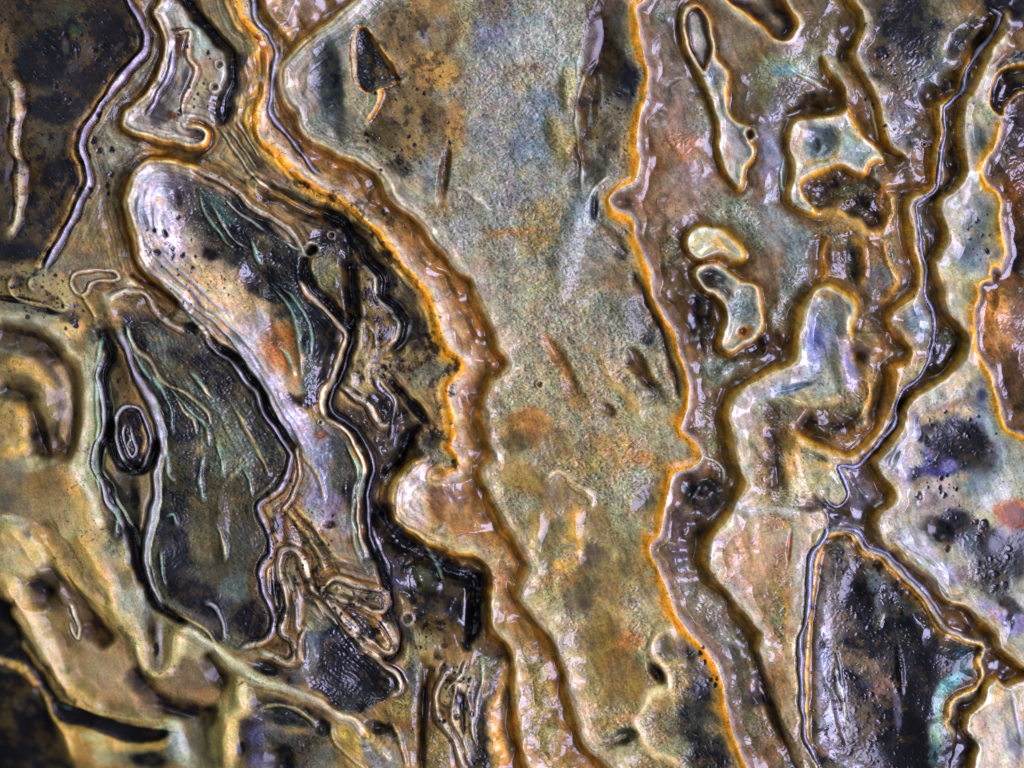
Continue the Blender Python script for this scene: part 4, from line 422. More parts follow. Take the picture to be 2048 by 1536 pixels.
# --- dark pool under the river lobe
zone(pool, (44,38,24), dh=-12, wet=1, soft=9, grain=.1)
for a in [(800,1140,24,50,-35,(52,50,60),.85,2,.4,1),(760,1060,14,60,-14,(14,14,26),.95,-4),(775,1120,14,60,-20,(76,72,104),.8,6,.3,1),(795,1165,22,16,30,(90,86,120),.8,4,.5,1),(845,1150,16,30,-20,(70,96,80),.7,3,.5),(868,1175,16,16,20,(60,74,76),.6,2,.4),(900,1190,34,34,0,(52,42,22),.8,0,.2,.9),(935,1160,16,20,0,(14,10,6),.9),(940,1230,8,60,3,(10,8,6),.9,-6),(905,1150,40,12,15,(20,14,8),.8),(860,1230,40,26,20,(62,50,28),.85,3,.1,.6,1),(826,1203,9,6,0,(12,10,12),.9)]: B(*a)
for a in [(880,1260,50,26,20,(106,84,46),.9,4,.1,.5,1),(850,1285,40,22,0,(164,152,112),.9,3,.5),(820,1280,10,40,-15,(60,66,60),.8,0,.8),(815,1320,24,30,0,(150,140,100),.85,0,.7),(830,1360,16,44,0,(110,116,120),.85,2,.8),(850,1340,14,30,0,(100,86,34),.7),(890,1291,7,6,0,(50,20,30),.9),(962,1250,8,50,0,(126,112,96),.8,3),(958,1290,16,40,0,(150,130,90),.7,2),(985,1320,30,40,-30,(60,60,56),.85,0,.5),(1003,1350,12,60,-5,(34,32,34),.85),(990,1390,14,60,0,(70,66,56),.8,0,.7),(985,1460,26,60,0,(186,164,110),.9,3),(1000,1500,16,50,0,(206,150,64),.8),(975,1330,24,30,0,(140,136,90),.6,0,.9),
 (915,1390,30,70,5,(192,176,146),.95,4,.1,.7,.6),(900,1450,26,60,-10,(186,164,120),.9,3,.1,.6,.6),(870,1500,26,50,0,(140,124,70),.85,0,.7),(925,1400,12,22,-20,(26,22,30),.95,-2),(912,1380,9,9,0,(20,16,26),.9),(950,1420,16,80,0,(110,100,100),.85,0,.6),(965,1470,16,70,5,(48,50,46),.9,0,.7),(960,1520,26,30,0,(36,36,34),.9,0,.8),(925,1440,6,40,0,(40,30,20),.85,-4),(925,1510,26,30,0,(150,142,140),.85),(880,1340,18,44,-20,(176,146,90),.8,0,.1,.5,1),(865,1400,12,70,0,(120,80,34),.8,-2),(845,1420,10,70,2,(40,26,14),.9,-6),(843,1500,8,60,0,(40,22,14),.85,-5),
 (800,1420,34,30,-20,(164,140,66),.85,0,.8),(770,1430,26,16,-20,(140,116,72),.8),(800,1460,40,26,0,(126,94,60),.85,0,.1,.5,1),(820,1500,26,40,0,(150,136,100),.8,0,.3),(795,1475,24,16,0,(116,114,110),.8),(770,1520,40,24,0,(130,134,130),.8,0,.3),(752,1455,24,13,15,(14,12,16),.98,-8,.4,1),(752,1455,34,20,15,(150,124,84),.35),(720,1480,30,40,-40,(206,168,76),.95,2,.1),(700,1460,24,24,0,(200,170,70),.9),(740,1505,12,34,-25,(120,128,130),.8),(760,1500,30,10,50,(186,170,134),.7,3),(700,1520,40,16,40,(196,150,80),.9,3),(690,1500,20,20,40,(150,130,60),.6)]: B(*a)
# --- fingers
zone([(520,1010),(580,960),(640,1080),(700,1160),(770,1170),(790,1250),(790,1320),(740,1310),(640,1190),(600,1130),(560,1120),(590,1300),(560,1320),(500,1290),(548,1240),(522,1137),(540,1084)], (134,106,70), spk=1, wet=.8, soft=7, grain=.15)
for a in [(550,1060,14,50,0,(150,136,116),.8,2,.1,.8,1),(565,1050,14,40,0,(110,56,24),.7,0,0,.5,1),(585,1080,12,40,-15,(160,150,150),.8,3,.1,1),(545,1180,10,60,0,(96,58,28),.8,-3),(555,1190,7,50,0,(24,16,14),.8,-3),(585,1150,14,50,-10,(150,136,100),.8,2,.2,.8,.9),(595,1200,10,60,0,(140,124,96),.8,2),(610,1130,12,50,-20,(150,96,50),.7,0,.1,.6,1),(630,1090,20,50,-30,(104,92,64),.8,0,.7,.8,.6),(640,1150,34,26,10,(130,98,56),.85,0,.1,.6,1),(600,1040,20,14,0,(100,50,24),.7),(620,1060,40,10,35,(120,80,40),.7),
 (630,1200,24,14,35,(60,52,44),.8,0,.6),(690,1180,34,16,10,(166,156,130),.9,3,.1,.9,.5),(750,1195,26,16,10,(126,116,100),.8,2,.5,1),(700,1225,30,14,30,(110,84,66),.8,0,.3,.8,1),(735,1260,14,40,-32,(60,50,54),.85,-2,.7),(765,1260,14,44,-28,(170,132,80),.85,3,.1,.8),(765,1295,22,10,0,(186,166,120),.8,2),(680,1250,40,8,42,(140,124,104),.7,2),(640,1220,26,20,0,(136,130,110),.8,0,.4),(560,1290,26,16,20,(92,70,44),.8,0,.1,.6,1),(540,1305,40,8,15,(160,146,110),.7,2),
 (530,1335,34,14,15,(14,16,26),.95,-6,.4,1),(585,1350,30,16,30,(50,44,54),.9,0,.2,.6,.8),(500,1325,14,14,0,(150,120,74),.8),(500,1350,50,10,20,(180,170,140),.8,3),(600,1330,16,40,0,(120,116,108),.8),(590,1380,20,8,20,(34,30,34),.8)]: B(*a)
zone(bowl, (30,30,40), dh=-7, soft=8, grain=.5, wet=.9)
for a in [(625,1290,20,44,0,(140,146,150),.85,0,.2,.6),(640,1250,34,14,-10,(150,146,110),.8,0,.6),(622,1330,16,34,0,(130,128,124),.7),(665,1290,30,34,0,(50,54,84),.85,0,.7,1),(690,1330,40,44,0,(26,26,44),.9,0,.6,1),(730,1370,44,34,0,(14,12,16),.95,-3,.3,1),(650,1360,34,16,20,(90,80,72),.8,0,.4),(700,1390,26,26,0,(50,70,76),.6,0,.9),(690,1410,30,8,30,(100,110,100),.6,2,1),(780,1350,22,14,20,(150,124,100),.85,2,.4,1),(768,1372,22,8,20,(90,80,76),.7,0,1,1),(632,1312,5,4,0,(190,200,240),.8,2)]: B(*a)
# bottom dark masses
for a in [(560,1425,60,24,15,(26,28,34),.95,-6,.5),(620,1440,44,24,25,(40,40,44),.9,-4,.5),(646,1455,16,18,0,(12,12,20),.9,-3),(530,1470,40,20,0,(96,92,140),.7,0,.6,1),(570,1480,40,16,10,(84,80,70),.85,2,.6),(600,1510,40,30,0,(54,50,48),.9,0,.7),(560,1520,30,30,0,(20,16,12),.95,-6),(620,1480,40,14,0,(60,60,50),.7,0,.9),(650,1515,26,26,0,(100,100,90),.8,0,.3),(510,1440,30,12,0,(60,54,90),.7,0,.5,1)]: B(*a)
zone(triangle, (48,44,30), dh=-8, soft=5, wet=.6)
B(730,115,18,60,-6,(12,16,18),.95,-4); B(760,150,24,14,-10,(84,72,40),.8)

for a in [(280,430,62,120,-18,None,0,11),(335,480,40,60,-25,(206,196,204),.75,0,.5,1),(305,395,40,70,-15,(214,208,220),.85,0,.35,1),(300,345,34,24,0,(206,200,206),.7,0,.2,1),(450,600,40,60,-38,(214,190,150),.7),(520,715,30,80,-38,(204,198,214),.8,0,.4,1),(590,850,26,60,-30,(200,192,210),.8,0,.4,1),(640,1000,34,50,-10,(176,170,190),.6,0,.4,1),  # pale lilac paints the lobe's sheen; a bump is added to catch light
 (1985,625,34,44,0,(228,150,56),.9),(1992,690,30,40,0,(200,134,70),.8),(2025,400,30,50,0,(150,88,34),.7),(2030,1030,44,32,20,(176,92,14),1,0,.1,.1),(2038,1034,30,22,0,(150,72,10),1,0,.1,.1),(1700,735,18,50,-10,(190,180,214),.7,0,.4,1),(1685,735,22,60,-8,None,0,6),  # lilac beside the pit paints its highlight into the colour
 (1440,1110,40,70,0,(206,176,150),.6),(1630,690,20,60,0,(170,168,196),.6),(1600,960,40,50,0,(206,190,146),.8),(1660,985,30,22,10,(196,186,150),.8),(1690,960,8,40,-20,(200,180,140),.6)]: B(*a)
# the deepest blue-black stains, plus brown painted shade in the channel
for x, y, rx, ry, an, c in [(1925,885,60,46,20,(14,14,26)),(1880,935,34,20,-20,(60,56,112)),(1885,1060,44,26,20,(8,8,18)),(1985,1100,30,50,0,(12,14,22)),(2035,1110,34,44,0,(26,32,34)),(1856,1340,84,60,0,(8,8,14)),(1842,1420,52,70,0,(8,8,16)),(1830,1505,84,50,0,(4,4,10)),(1716,1200,26,52,-10,(12,12,30)),(1765,1290,56,26,10,(18,18,26)),
 (657,150,30,72,-6,(34,46,52)),(1812,50,50,60,0,(14,18,22)),(565,560,50,40,0,(16,20,24)),(636,655,34,62,-20,(10,10,16)),(480,490,52,38,30,(14,16,22)),(345,1085,30,64,0,(10,12,22)),(352,850,42,36,0,(18,24,30)),(440,745,52,24,30,(34,34,40)),(705,1365,60,46,20,(12,12,26)),(1253,165,26,40,0,(26,28,42)),(270,680,14,40,-30,(16,16,20)),(395,1195,60,24,20,(12,12,20)),(500,1245,30,40,0,(26,18,24)),(1410,600,22,60,0,(40,26,14)),(1410,990,44,30,10,(40,30,24)),(2020,15,50,44,0,(10,10,8)),(90,120,50,50,30,(18,16,14)),(205,70,24,50,0,(18,15,13)),(110,220,50,24,0,(16,13,10)),(150,330,26,50,10,(20,16,11))]:
    B(x, y, rx, ry, an, c, .88, 0, None, .5, None, .6)
for x, y, rx, ry, an, c in [(1765,1380,24,34,0,(150,118,92)),(1735,1340,30,20,0,(134,110,80)),(1795,1420,8,50,-6,(130,120,130)),(1740,1450,30,24,0,(110,92,72)),(1900,930,20,10,-20,(150,140,170)),(560,700,36,46,10,(180,112,52)),(1640,280,32,34,-10,(110,118,116)),(1870,140,30,44,30,(120,124,116)),(1890,80,14,44,20,(160,148,116)),(455,900,54,54,0,(112,116,98)),(405,1085,34,40,0,(112,100,72)),(425,1010,40,30,0,(106,94,66))]:
    B(x, y, rx, ry, an, c, .8, 0, None, None, None, .6)
for a in [(1925,1335,22,26,0,(54,104,108),.9),(1900,1368,30,20,-30,(104,164,152),.95),(1878,1410,18,46,0,(156,190,164),.95),(1876,1465,20,40,8,(150,176,140),.9),(1872,1510,18,26,0,(96,130,124),.8),(1935,1300,26,12,-10,(50,90,96),.9),
 (1345,210,44,90,0,(150,128,110),.6),(1360,290,44,36,10,(188,128,80),.7),(1335,400,60,50,0,(176,136,98),.7),(1400,380,50,40,0,(150,128,112),.6),(1390,1190,34,60,-20,(150,136,118),.6),(1560,420,34,90,0,(146,142,134),.6),(1540,290,34,70,0,(138,130,140),.6),(1500,1120,60,70,0,(200,150,100),.6),
 (300,1180,10,60,0,None,0),(150,1080,60,60,-30,(190,168,126),.6),(60,1110,40,40,0,(206,186,146),.7),(200,1330,80,40,15,(176,142,104),.6),(260,1390,90,26,12,(190,146,104),.6),(380,1300,50,20,30,(206,190,150),.7),(90,1020,60,40,0,(150,128,96),.6)]: B(*a)

# ------------------------------------------------------------------ edges and ridges
L = line
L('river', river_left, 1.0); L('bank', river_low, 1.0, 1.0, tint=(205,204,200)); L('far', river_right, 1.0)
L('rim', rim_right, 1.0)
L('bank', tongue_top, .8); L('silver', [(500,-20),(512,40),(540,70),(551,110),(543,170),(538,215),(552,245),(590,290),(625,335),(642,352)], .75)  # silver line paints the channel's highlight along a low ridge
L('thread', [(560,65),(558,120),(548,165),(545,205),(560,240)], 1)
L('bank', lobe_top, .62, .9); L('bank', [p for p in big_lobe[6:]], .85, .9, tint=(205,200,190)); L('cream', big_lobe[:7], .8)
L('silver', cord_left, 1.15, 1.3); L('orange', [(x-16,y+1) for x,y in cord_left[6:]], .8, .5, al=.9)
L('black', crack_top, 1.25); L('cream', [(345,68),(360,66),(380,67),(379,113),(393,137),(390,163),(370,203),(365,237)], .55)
L('silver', [(350,95),(346,130),(335,160),(318,190),(305,215),(290,235)], .7, .8)  # lavender highlight of the upper lobe, painted as a pale ridge
L('black', crack_mid, 1.15, 1.15); L('cream', [(x-13,y+3) for x,y in crack_mid[2:14]], .7, .7); L('silver', [(x+2,y) for x,y in crack_mid[7:22]], .42, .7)  # narrow silver line paints highlights inside the wet crack
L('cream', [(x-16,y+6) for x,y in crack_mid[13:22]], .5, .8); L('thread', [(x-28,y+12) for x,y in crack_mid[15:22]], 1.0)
L('black', groove_up+dark_tongue[1:], 1.3, 1.1); L('thread', [(x-13,y+2) for x,y in dark_tongue[:-1]], 1.2); L('thread', [(x+9,y-4) for x,y in dark_tongue[3:]], .8)
L('black', [(699,512),(702,560),(705,600),(707,655)], 1.3, .8); L('orange', groove_up[:6], .5, .3)
L('black', hook_black, .9, .9); L('black', hook_back, 1.3, 1)
L('cream', curl, .8, .9); L('silver', [(750,750),(757,775),(778,795),(789,822),(786,850),(778,885)], .6, .7)
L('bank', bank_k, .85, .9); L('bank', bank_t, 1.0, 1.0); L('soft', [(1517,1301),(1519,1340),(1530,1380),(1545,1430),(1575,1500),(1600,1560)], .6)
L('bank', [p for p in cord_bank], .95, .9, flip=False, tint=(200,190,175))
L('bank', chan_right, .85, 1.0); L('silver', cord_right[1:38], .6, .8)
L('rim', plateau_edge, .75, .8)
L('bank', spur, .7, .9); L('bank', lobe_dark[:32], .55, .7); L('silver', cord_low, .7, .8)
L('cream', [(x+5,y-10) for x,y in lobe_dark[12:24]], .7, .7); L('silver', [(x+14,y-14) for x,y in lobe_dark[12:22]], .5, .7)
L('orange', [(1905,1395),(1895,1415),(1893,1447),(1905,1470)], .5, .4); L('orange', [(1962,1310),(1952,1330),(1957,1355)], .5, .4)
L('isle', loop_tall, .62, .8, closed=True); L('pit', pit_in_loop, .45, .7, closed=True)
L('pit', pit_top, .95, 1.0, closed=True)
L('isle', isle_square, .85, .9, closed=True); L('isle', isle_bean, .7, .9, closed=True); L('isle', isle_hook, .7, 1.0, closed=True)
L('pit', hollow_right, .55, .7, closed=True); L('isle', lobe_corner, .6, .8, closed=True)
L('cream', strip_left[1:-1], 1.4, .6, tint=(190,185,170)); L('pit', triangle, .42, .5, closed=True); L('cream', [(725,52),(711,63),(706,110),(710,150),(722,182)], .5, .5)
L('orange', [(742,66),(765,103),(792,147),(797,162)], .7, .3); L('bank', [(799,163),(775,173),(762,180),(765,192),(759,207),(745,230),(728,248)], .5, .6, flip=True)
L('pale', swirl, 1.1, .7); L('orange', [(x-14,y+4) for x,y in swirl[3:]], 1.3, .5, al=.7)
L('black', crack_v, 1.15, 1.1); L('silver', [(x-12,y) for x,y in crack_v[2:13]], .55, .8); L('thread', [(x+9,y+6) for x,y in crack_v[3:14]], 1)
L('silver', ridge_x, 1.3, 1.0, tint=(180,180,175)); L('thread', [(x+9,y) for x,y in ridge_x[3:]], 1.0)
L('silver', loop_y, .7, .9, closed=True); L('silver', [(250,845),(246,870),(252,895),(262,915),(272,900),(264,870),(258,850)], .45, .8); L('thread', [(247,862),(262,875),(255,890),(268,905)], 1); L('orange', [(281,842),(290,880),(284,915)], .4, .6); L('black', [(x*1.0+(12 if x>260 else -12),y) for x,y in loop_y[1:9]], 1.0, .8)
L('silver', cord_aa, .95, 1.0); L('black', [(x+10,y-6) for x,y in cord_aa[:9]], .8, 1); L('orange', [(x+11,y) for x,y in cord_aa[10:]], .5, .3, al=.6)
L('cream', [(213,599),(243,585),(273,582),(293,592),(307,619),(327,639),(350,655),(375,664)], .8, .9); L('cream', [(143,562),(153,545),(187,539),(227,542),(237,555),(225,562),(200,562),(180,569),(173,585),(160,592),(147,579)], .6, .8, closed=True)
L('thread', [(267,512),(293,539),(320,555),(350,579),(373,605),(380,629),(400,655),(420,680)], 1.4)
L('soft', [(250,545),(290,565),(330,590),(360,615)], .3, .6)
for P in ([(253,645),(267,692),(300,725),(327,765),(367,785),(400,809),(417,832),(420,855)],[(347,789),(367,822),(387,839),(390,869)],[(375,740),(400,770),(430,800)],[(440,256),(470,300),(500,345),(545,385)],[(455,252),(485,300),(515,345)],[(470,235),(492,275),(520,320)]): L('cream', P, .5, .8, tint=(175,185,180))
L('pit', pool, .001, .01, closed=True); L('black', pool_edge, 1.7, .9); L('silver', [(742,1050),(758,1090),(770,1120),(782,1160)], .8, .7)
L('cream', finger_a, .95, 1.0); L('cream', finger_b, .7, .9, closed=True); L('cream', finger_c, .7, .9)
L('thread', [(571,1125),(577,1160),(590,1200),(592,1240),(598,1275)], 1.3); L('thread', [(548,1110),(547,1160),(553,1210),(556,1245)], 1.2)
L('cream', [(x,y) for x,y in bowl[:1]]+[(600,1290),(606,1330)], .5); L('cream', [(760,1330),(785,1342),(800,1362),(795,1384),(770,1393)], .8, .8)
L('silver', [(765,1324),(795,1334),(812,1357),(813,1373)], .6)  # curved highlight painted as a pale raised line
L('pale', ridge_w, .8, .9); L('pale', notch, .8, .8, tint=(205,190,150))
L('pale', [(27,1281),(53,1321),(80,1357),(100,1394),(133,1417),(173,1430)], .55, 1.0, tint=(190,165,110)); L('pale', [(-40,1325),(0,1331),(27,1344),(53,1374),(77,1407),(87,1437),(103,1460),(140,1480)], .6, 1.2, tint=(205,170,100))
for P, k, s in [
 ([(899,1324),(889,1351),(872,1384),(872,1424),(895,1457),(912,1491),(929,1545)],'cream',.9),([(934,1315),(925,1345),(905,1365),(893,1385)],'cream',.5),([(960,1310),(968,1345),(955,1400),(948,1460)],'thread',1.3),([(930,1340),(935,1380),(925,1430)],'thread',1.),
 ([(862,1324),(849,1374),(845,1424),(842,1491),(839,1540)],'soft',.5),([(1000,1310),(1008,1340),(1003,1380),(985,1420),(985,1460),(1005,1500),(1015,1540)],'orange',1.0),
 ([(1095,968),(1093,955),(1110,942),(1130,948),(1150,970),(1180,988),(1187,1005),(1178,1025)],'pale',.5),([(1140,960),(1165,975),(1183,992)],'thread',1.1),
 ([(1355,1255),(1322,1262),(1302,1285),(1302,1308),(1322,1328),(1335,1355),(1332,1378),(1298,1390),(1288,1412),(1270,1440),(1282,1470),(1296,1500),(1330,1515),(1375,1545)],'pale',.85),
 ([(0,727),(50,729),(83,752),(110,785),(118,803)],'orange',1.1),([(-10,772),(25,782),(50,802),(66,838),(82,882),(106,925)],'soft',1.2),([(67,1041),(100,1091),(133,1151),(153,1187),(170,1215),(190,1252),(225,1292)],'soft',1.0),  # lower-left soft grooves put fold shading into the colour
 ([(128,1215),(137,1214),(146,1240),(152,1262),(148,1280),(140,1270),(132,1245)],'cream',.45),([(905,375),(930,380),(955,395),(973,412),(975,430)],'pale',.4),
 ([(1740,190),(1748,235),(1763,285)],'thread',1.1),([(1565,130),(1600,150),(1635,165),(1650,185)],'thread',1.2),
 ([(1750,355),(1752,335),(1768,325)],'thread',1.3),([(1627,385),(1632,420)],'thread',1.3),
 ([(1160,385),(1165,350),(1157,300),(1152,250),(1155,200),(1172,150),(1200,110)],'thread',1.2),([(1225,345),(1190,375),(1172,410)],'thread',1.5),
 ([(1265,540),(1290,600),(1320,660),(1345,740),(1360,800)],'soft',.4),
 ([(1395,905),(1440,930),(1450,950),(1445,970)],'thread',.9),
 ([(1812,890),(1790,930),(1782,955)],'thread',1.2),([(1815,1105),(1850,1135),(1880,1165),(1905,1190)],'thread',1.6),([(1800,1060),(1820,1090),(1850,1110),(1890,1140)],'thread',1.6),
 ([(1668,1330),(1680,1380),(1690,1430),(1698,1460)],'pale',.4),
 ([(440,390),(470,420),(500,440),(540,470)],'thread',1.0),([(420,400),(440,440),(470,480),(500,500)],'thread',1.2),([(560,480),(600,500),(625,490)],'thread',.8),
 ([(410,620),(470,690),(520,760),(560,830),(585,880)],'thread',1.4),([(430,610),(490,680),(540,750)],'thread',1.4),([(350,600),(400,640),(440,690)],'thread',1.2),
 ([(590,890),(600,940),(588,985),(560,1030)],'cream',.5),([(725,640),(745,665),(752,690),(750,710)],'thread',1.4),([(700,765),(725,790),(745,820)],'thread',1.2)]: L(k, P, s)
for P, k, sc, hs, tn in [
 ([(1628,428),(1655,424),(1682,426),(1708,444),(1740,466),(1768,456),(1782,425),(1780,398),(1800,394)],'orange',.7,1.6,None),
 ([(1660,470),(1645,500),(1650,540),(1640,575)],'orange',.6,1.5,(180,160,120)),([(1700,470),(1725,500),(1730,540),(1722,575)],'orange',.6,1.5,(180,160,120)),
 ([(1768,470),(1775,520),(1795,560),(1780,590),(1762,615)],'orange',.7,1.4,(200,190,160)),
 ([(1705,700),(1730,745),(1738,790),(1722,830),(1690,850)],'orange',.6,1.5,None),([(1570,800),(1610,806),(1660,800),(1690,790)],'pale',.7,.9,(200,190,150)),
 ([(1600,832),(1640,850),(1690,850),(1725,822)],'soft',1.1,.5,None),([(1535,850),(1550,890),(1552,940),(1562,985)],'soft',1.0,.45,None),
 ([(1600,862),(1583,890),(1578,930),(1590,975)],'orange',1.3,.6,None),([(1620,925),(1650,930),(1668,945)],'orange',.6,1,None),
 ([(1450,1010),(1500,1022),(1550,1018),(1600,1030)],'pale',.8,.8,None),([(1430,1092),(1470,1098),(1520,1100)],'pale',.5,.6,(200,180,150)),
 ([(5,1150),(34,1205),(62,1268),(88,1322),(116,1375),(160,1410),(210,1425)],'pale',2.1,1.2,(200,176,130)),
 ([(60,1045),(112,1120),(160,1180),(205,1225),(228,1262)],'pale',1.4,1.2,(200,170,110)),([(150,1060),(180,1110),(215,1165),(232,1220)],'orange',1.2,1.2,None),
 ([(-20,1060),(30,1070),(60,1100),(70,1140)],'pale',1.8,1.2,(205,180,130)),([(112,1385),(160,1425),(230,1440),(300,1450),(345,1440)],'pale',.7,1.3,(170,150,100)),
 ([(475,1340),(470,1380),(486,1415),(460,1440),(446,1480),(446,1540)],'pale',1.8,1.2,(200,182,136)),([(95,1450),(120,1490),(130,1540)],'orange',1.3,1.4,None),([(200,1500),(260,1505),(315,1498),(340,1475)],'orange',.8,1.0,None),
 ([(250,1330),(300,1390),(360,1420),(440,1425)],'soft',1.1,.6,(110,90,66)),([(400,1300),(430,1340),(450,1385)],'soft',.8,.8,None),([(110,1175),(85,1200),(80,1230)],'soft',1.2,1.2,None),([(158,1238),(185,1275),(215,1300)],'soft',.9,1.,None),
 ([(-20,660),(40,668),(90,690),(125,740),(140,800),(138,870),(120,930)],'soft',1.4,.9,None),([(105,720),(128,770),(132,830),(122,890)],'pale',.8,.8,(170,150,120)),
 ([(0,905),(40,898),(62,880)],'orange',.9,1.2,None),([(20,808),(42,825),(48,855),(36,880)],'orange',1.2,.8,None),
 ([(1150,185),(1175,240),(1162,300),(1168,345)],'soft',.8,.5,None),([(1198,20),(1210,70),(1196,120),(1172,160)],'soft',.8,.4,None),
 ([(1100,600),(1125,660),(1150,720),(1175,790),(1210,850)],'thread',.1,.1,None),([(1250,715),(1275,740),(1310,780)],'soft',.5,.5,None),([(1190,690),(1225,760),(1290,840)],'pale',1.0,.6,(180,170,140)),
 ([(1080,1010),(1075,1060),(1060,1110)],'pale',.9,.7,(170,165,140)),([(1155,1010),(1150,1060),(1160,1100),(1140,1130),(1095,1125)],'pale',.9,.6,(190,170,120)),
 ]: L(k, P, sc, hs, tint=tn)
TEAL, LILAC, SAND = (165,190,185), (190,185,215), (200,180,140)
for tn, sc, paths in [
 (TEAL, 1.25, [[(250,640),(262,690),(285,735),(310,770)],[(300,740),(330,790),(345,840),(338,870)],[(335,770),(360,800),(395,835),(415,860),(418,900)],[(370,735),(395,760),(420,800)],[(430,880),(445,930),(440,960)],[(330,890),(335,940),(350,970)],[(410,900),(400,960),(410,1010)],
   [(320,1040),(345,1030),(350,1062)],[(325,1090),(322,1140),(335,1180)],[(480,930),(500,960),(505,1000)],[(205,660),(196,720),(192,780),(196,850),(190,920),(200,990)],[(225,1000),(235,1040),(228,1080)],[(540,570),(570,600),(590,640),(600,700),(605,760)],[(560,570),(600,610),(622,660),(625,720)],
   [(395,385),(420,440),(450,480),(470,500)],[(500,470),(515,510),(525,540)],[(690,880),(712,930),(715,980),(705,1030),(718,1080),(728,1120)],[(700,900),(724,950),(722,1010)],[(560,690),(580,720),(590,760)],[(660,540),(675,560),(668,590)],[(845,1080),(870,1130),(890,1170)],[(1570,300),(1562,350),(1570,400)],[(1690,590),(1712,640)]]),
 (SAND, 1.5, [[(560,1010),(600,1050),(640,1110),(655,1150)],[(580,1000),(625,1050),(665,1105),(700,1130)],[(460,800),(500,870),(530,930),(540,960)],[(430,1040),(445,1080),(450,1130)],[(340,1225),(380,1240),(410,1262),(440,1300)],[(510,1420),(560,1410),(610,1430),(640,1460)],[(780,1440),(800,1480),(815,1545)],[(662,1440),(668,1480),(700,1510),(740,1545)],[(600,900),(640,960),(650,1010)],
   [(905,1335),(912,1380),(905,1430),(925,1480),(940,1540)],[(945,1340),(938,1390),(942,1440),(955,1500)],[(30,545),(22,575),(40,600),(90,612),(128,622),(130,600),(105,585)],[(75,545),(60,570),(75,590)],[(150,575),(170,600),(185,625),(190,650)],[(470,180),(475,220),(462,250)],[(488,120),(492,160)],[(620,1190),(640,1215),(650,1240)],[(1270,480),(1255,460),(1230,445)]]),
 (LILAC, 1.3, [[(300,520),(350,570),(400,620),(450,665),(500,720)],[(292,530),(340,580),(390,630),(440,676)],[(310,512),(362,562),(412,612),(462,655),(512,705)],[(320,505),(374,552),(424,600),(474,640)],[(290,380),(283,430),(295,480),(315,510)],[(302,370),(296,420),(306,470)],[(316,400),(312,440),(322,480)],[(330,410),(335,450),(345,480)],
   [(400,1205),(430,1215),(448,1250),(450,1290)],[(520,740),(555,800),(590,860),(610,900)],[(505,735),(540,800),(575,860),(590,890)],[(1620,640),(1612,690),(1616,720)],[(1672,1290),(1680,1340),(1690,1390)],[(1790,1060),(1812,1090),(1850,1118)],[(1812,870),(1790,905),(1778,940)],[(1822,850),(1805,890),(1795,930),(1800,960)]])]:
    for P in paths: L('thread', P, sc, 1.2, tint=tn)
draw_lines()
# peppering of small blue-black pits
rng = np.random.RandomState(5)
for cx, cy, rx, ry, n, rm in [(1915,880,90,60,46,8),(1880,975,60,50,26,8),(1930,1070,60,40,16,10),(1990,1140,50,60,14,11),(1740,1190,70,70,46,8),(1740,1340,80,90,60,7),(1720,1460,60,60,26,7),(350,480,60,60,26,8),(400,580,60,50,20,7),
  (60,575,70,50,34,5),(110,630,60,30,18,6),(910,1400,36,90,30,8),(150,250,90,200,60,9),(820,250,100,130,46,5),(1955,460,34,60,16,6),(1230,260,30,80,26,4),(700,1240,60,60,26,5),(570,1150,50,80,30,4),(800,780,50,60,26,5),(740,620,30,80,22,4),(860,1270,60,40,18,5),(430,380,60,40,20,5),(380,160,50,80,22,5),(1400,1340,40,60,16,7),(1790,170,60,100,24,6),(640,1070,40,60,18,5)]:
    for k in range(n):
        a, r = rng.rand()*6.28, math.sqrt(rng.rand())
        x, y = cx+rx*r*math.cos(a), cy+ry*r*math.sin(a); q = 1.8+(rm-1.8)*rng.rand()**2.2
        w = win(x-2*q-3, x+2*q+3, y-2*q-3, y+2*q+3)
        d = np.hypot((X[w]-x)*(1+.4*rng.rand()), Y[w]-y)/q + .5*noise(X[w], Y[w], q*1.3+2, 7)
        m = (1-ss(.6, 1.15, d)).astype(np.float32)
        paint(w, m*.88, rgb([(14,12,26),(22,16,12),(12,14,34)][rng.randint(3)])); HT[w] -= m*q*.18; WET[w] = np.maximum(WET[w], m)
w, d, e = dist(right, 20, True)
C[w] *= 1+ss(-5, 10, d)[..., None]*np.array([-.03, .01, .06], np.float32)
# closed black streak and small worm tubes
zone(streak, (6,6,5), dh=-10, wet=.9, soft=4, rag=3)
B(120,1425,12,5,20,(120,150,150),.7)
TUBES = [(440,131,11),(430,176,12),(622,499,17),(814,1237,15),(1498,268,15),(1697,405,6),(1850,288,5),(1079,769,9),(662,470,9),(640,845,6)]
for x, y, r in TUBES:
    w = win(x-3*r, x+3*r, y-3*r, y+3*r)
    d = np.hypot(X[w]-x+noise(X[w],Y[w],r,3)*r*.15, Y[w]-y+noise(X[w],Y[w],r,4)*r*.15)
    ring = np.exp(-((d-r*.85)/(r*.24))**2)
    core = 1-ss(r*.3, r*.7, d)
    paint(w, (ring*.8).astype(np.float32), rgb((186,176,160)))
    paint(w, (core*.8).astype(np.float32), rgb((70,56,44)))
    HT[w] += ring*4.5 - core*3
    WET[w] = np.maximum(WET[w], ring)
# ------------------------------------------------------------------ fine grain of the surface
big = fbm(X, Y, 300, 31, 4)
w, d, e = dist(plate, 30, True)
C[w] *= 1+(ss(0, 30, d)*ss(380, 800, Y[w]))[..., None]*(np.array([.06, .01, -.10], np.float32)-np.array([.0, .0, .04], np.float32)*ss(900, 1100, Y[w])[..., None])
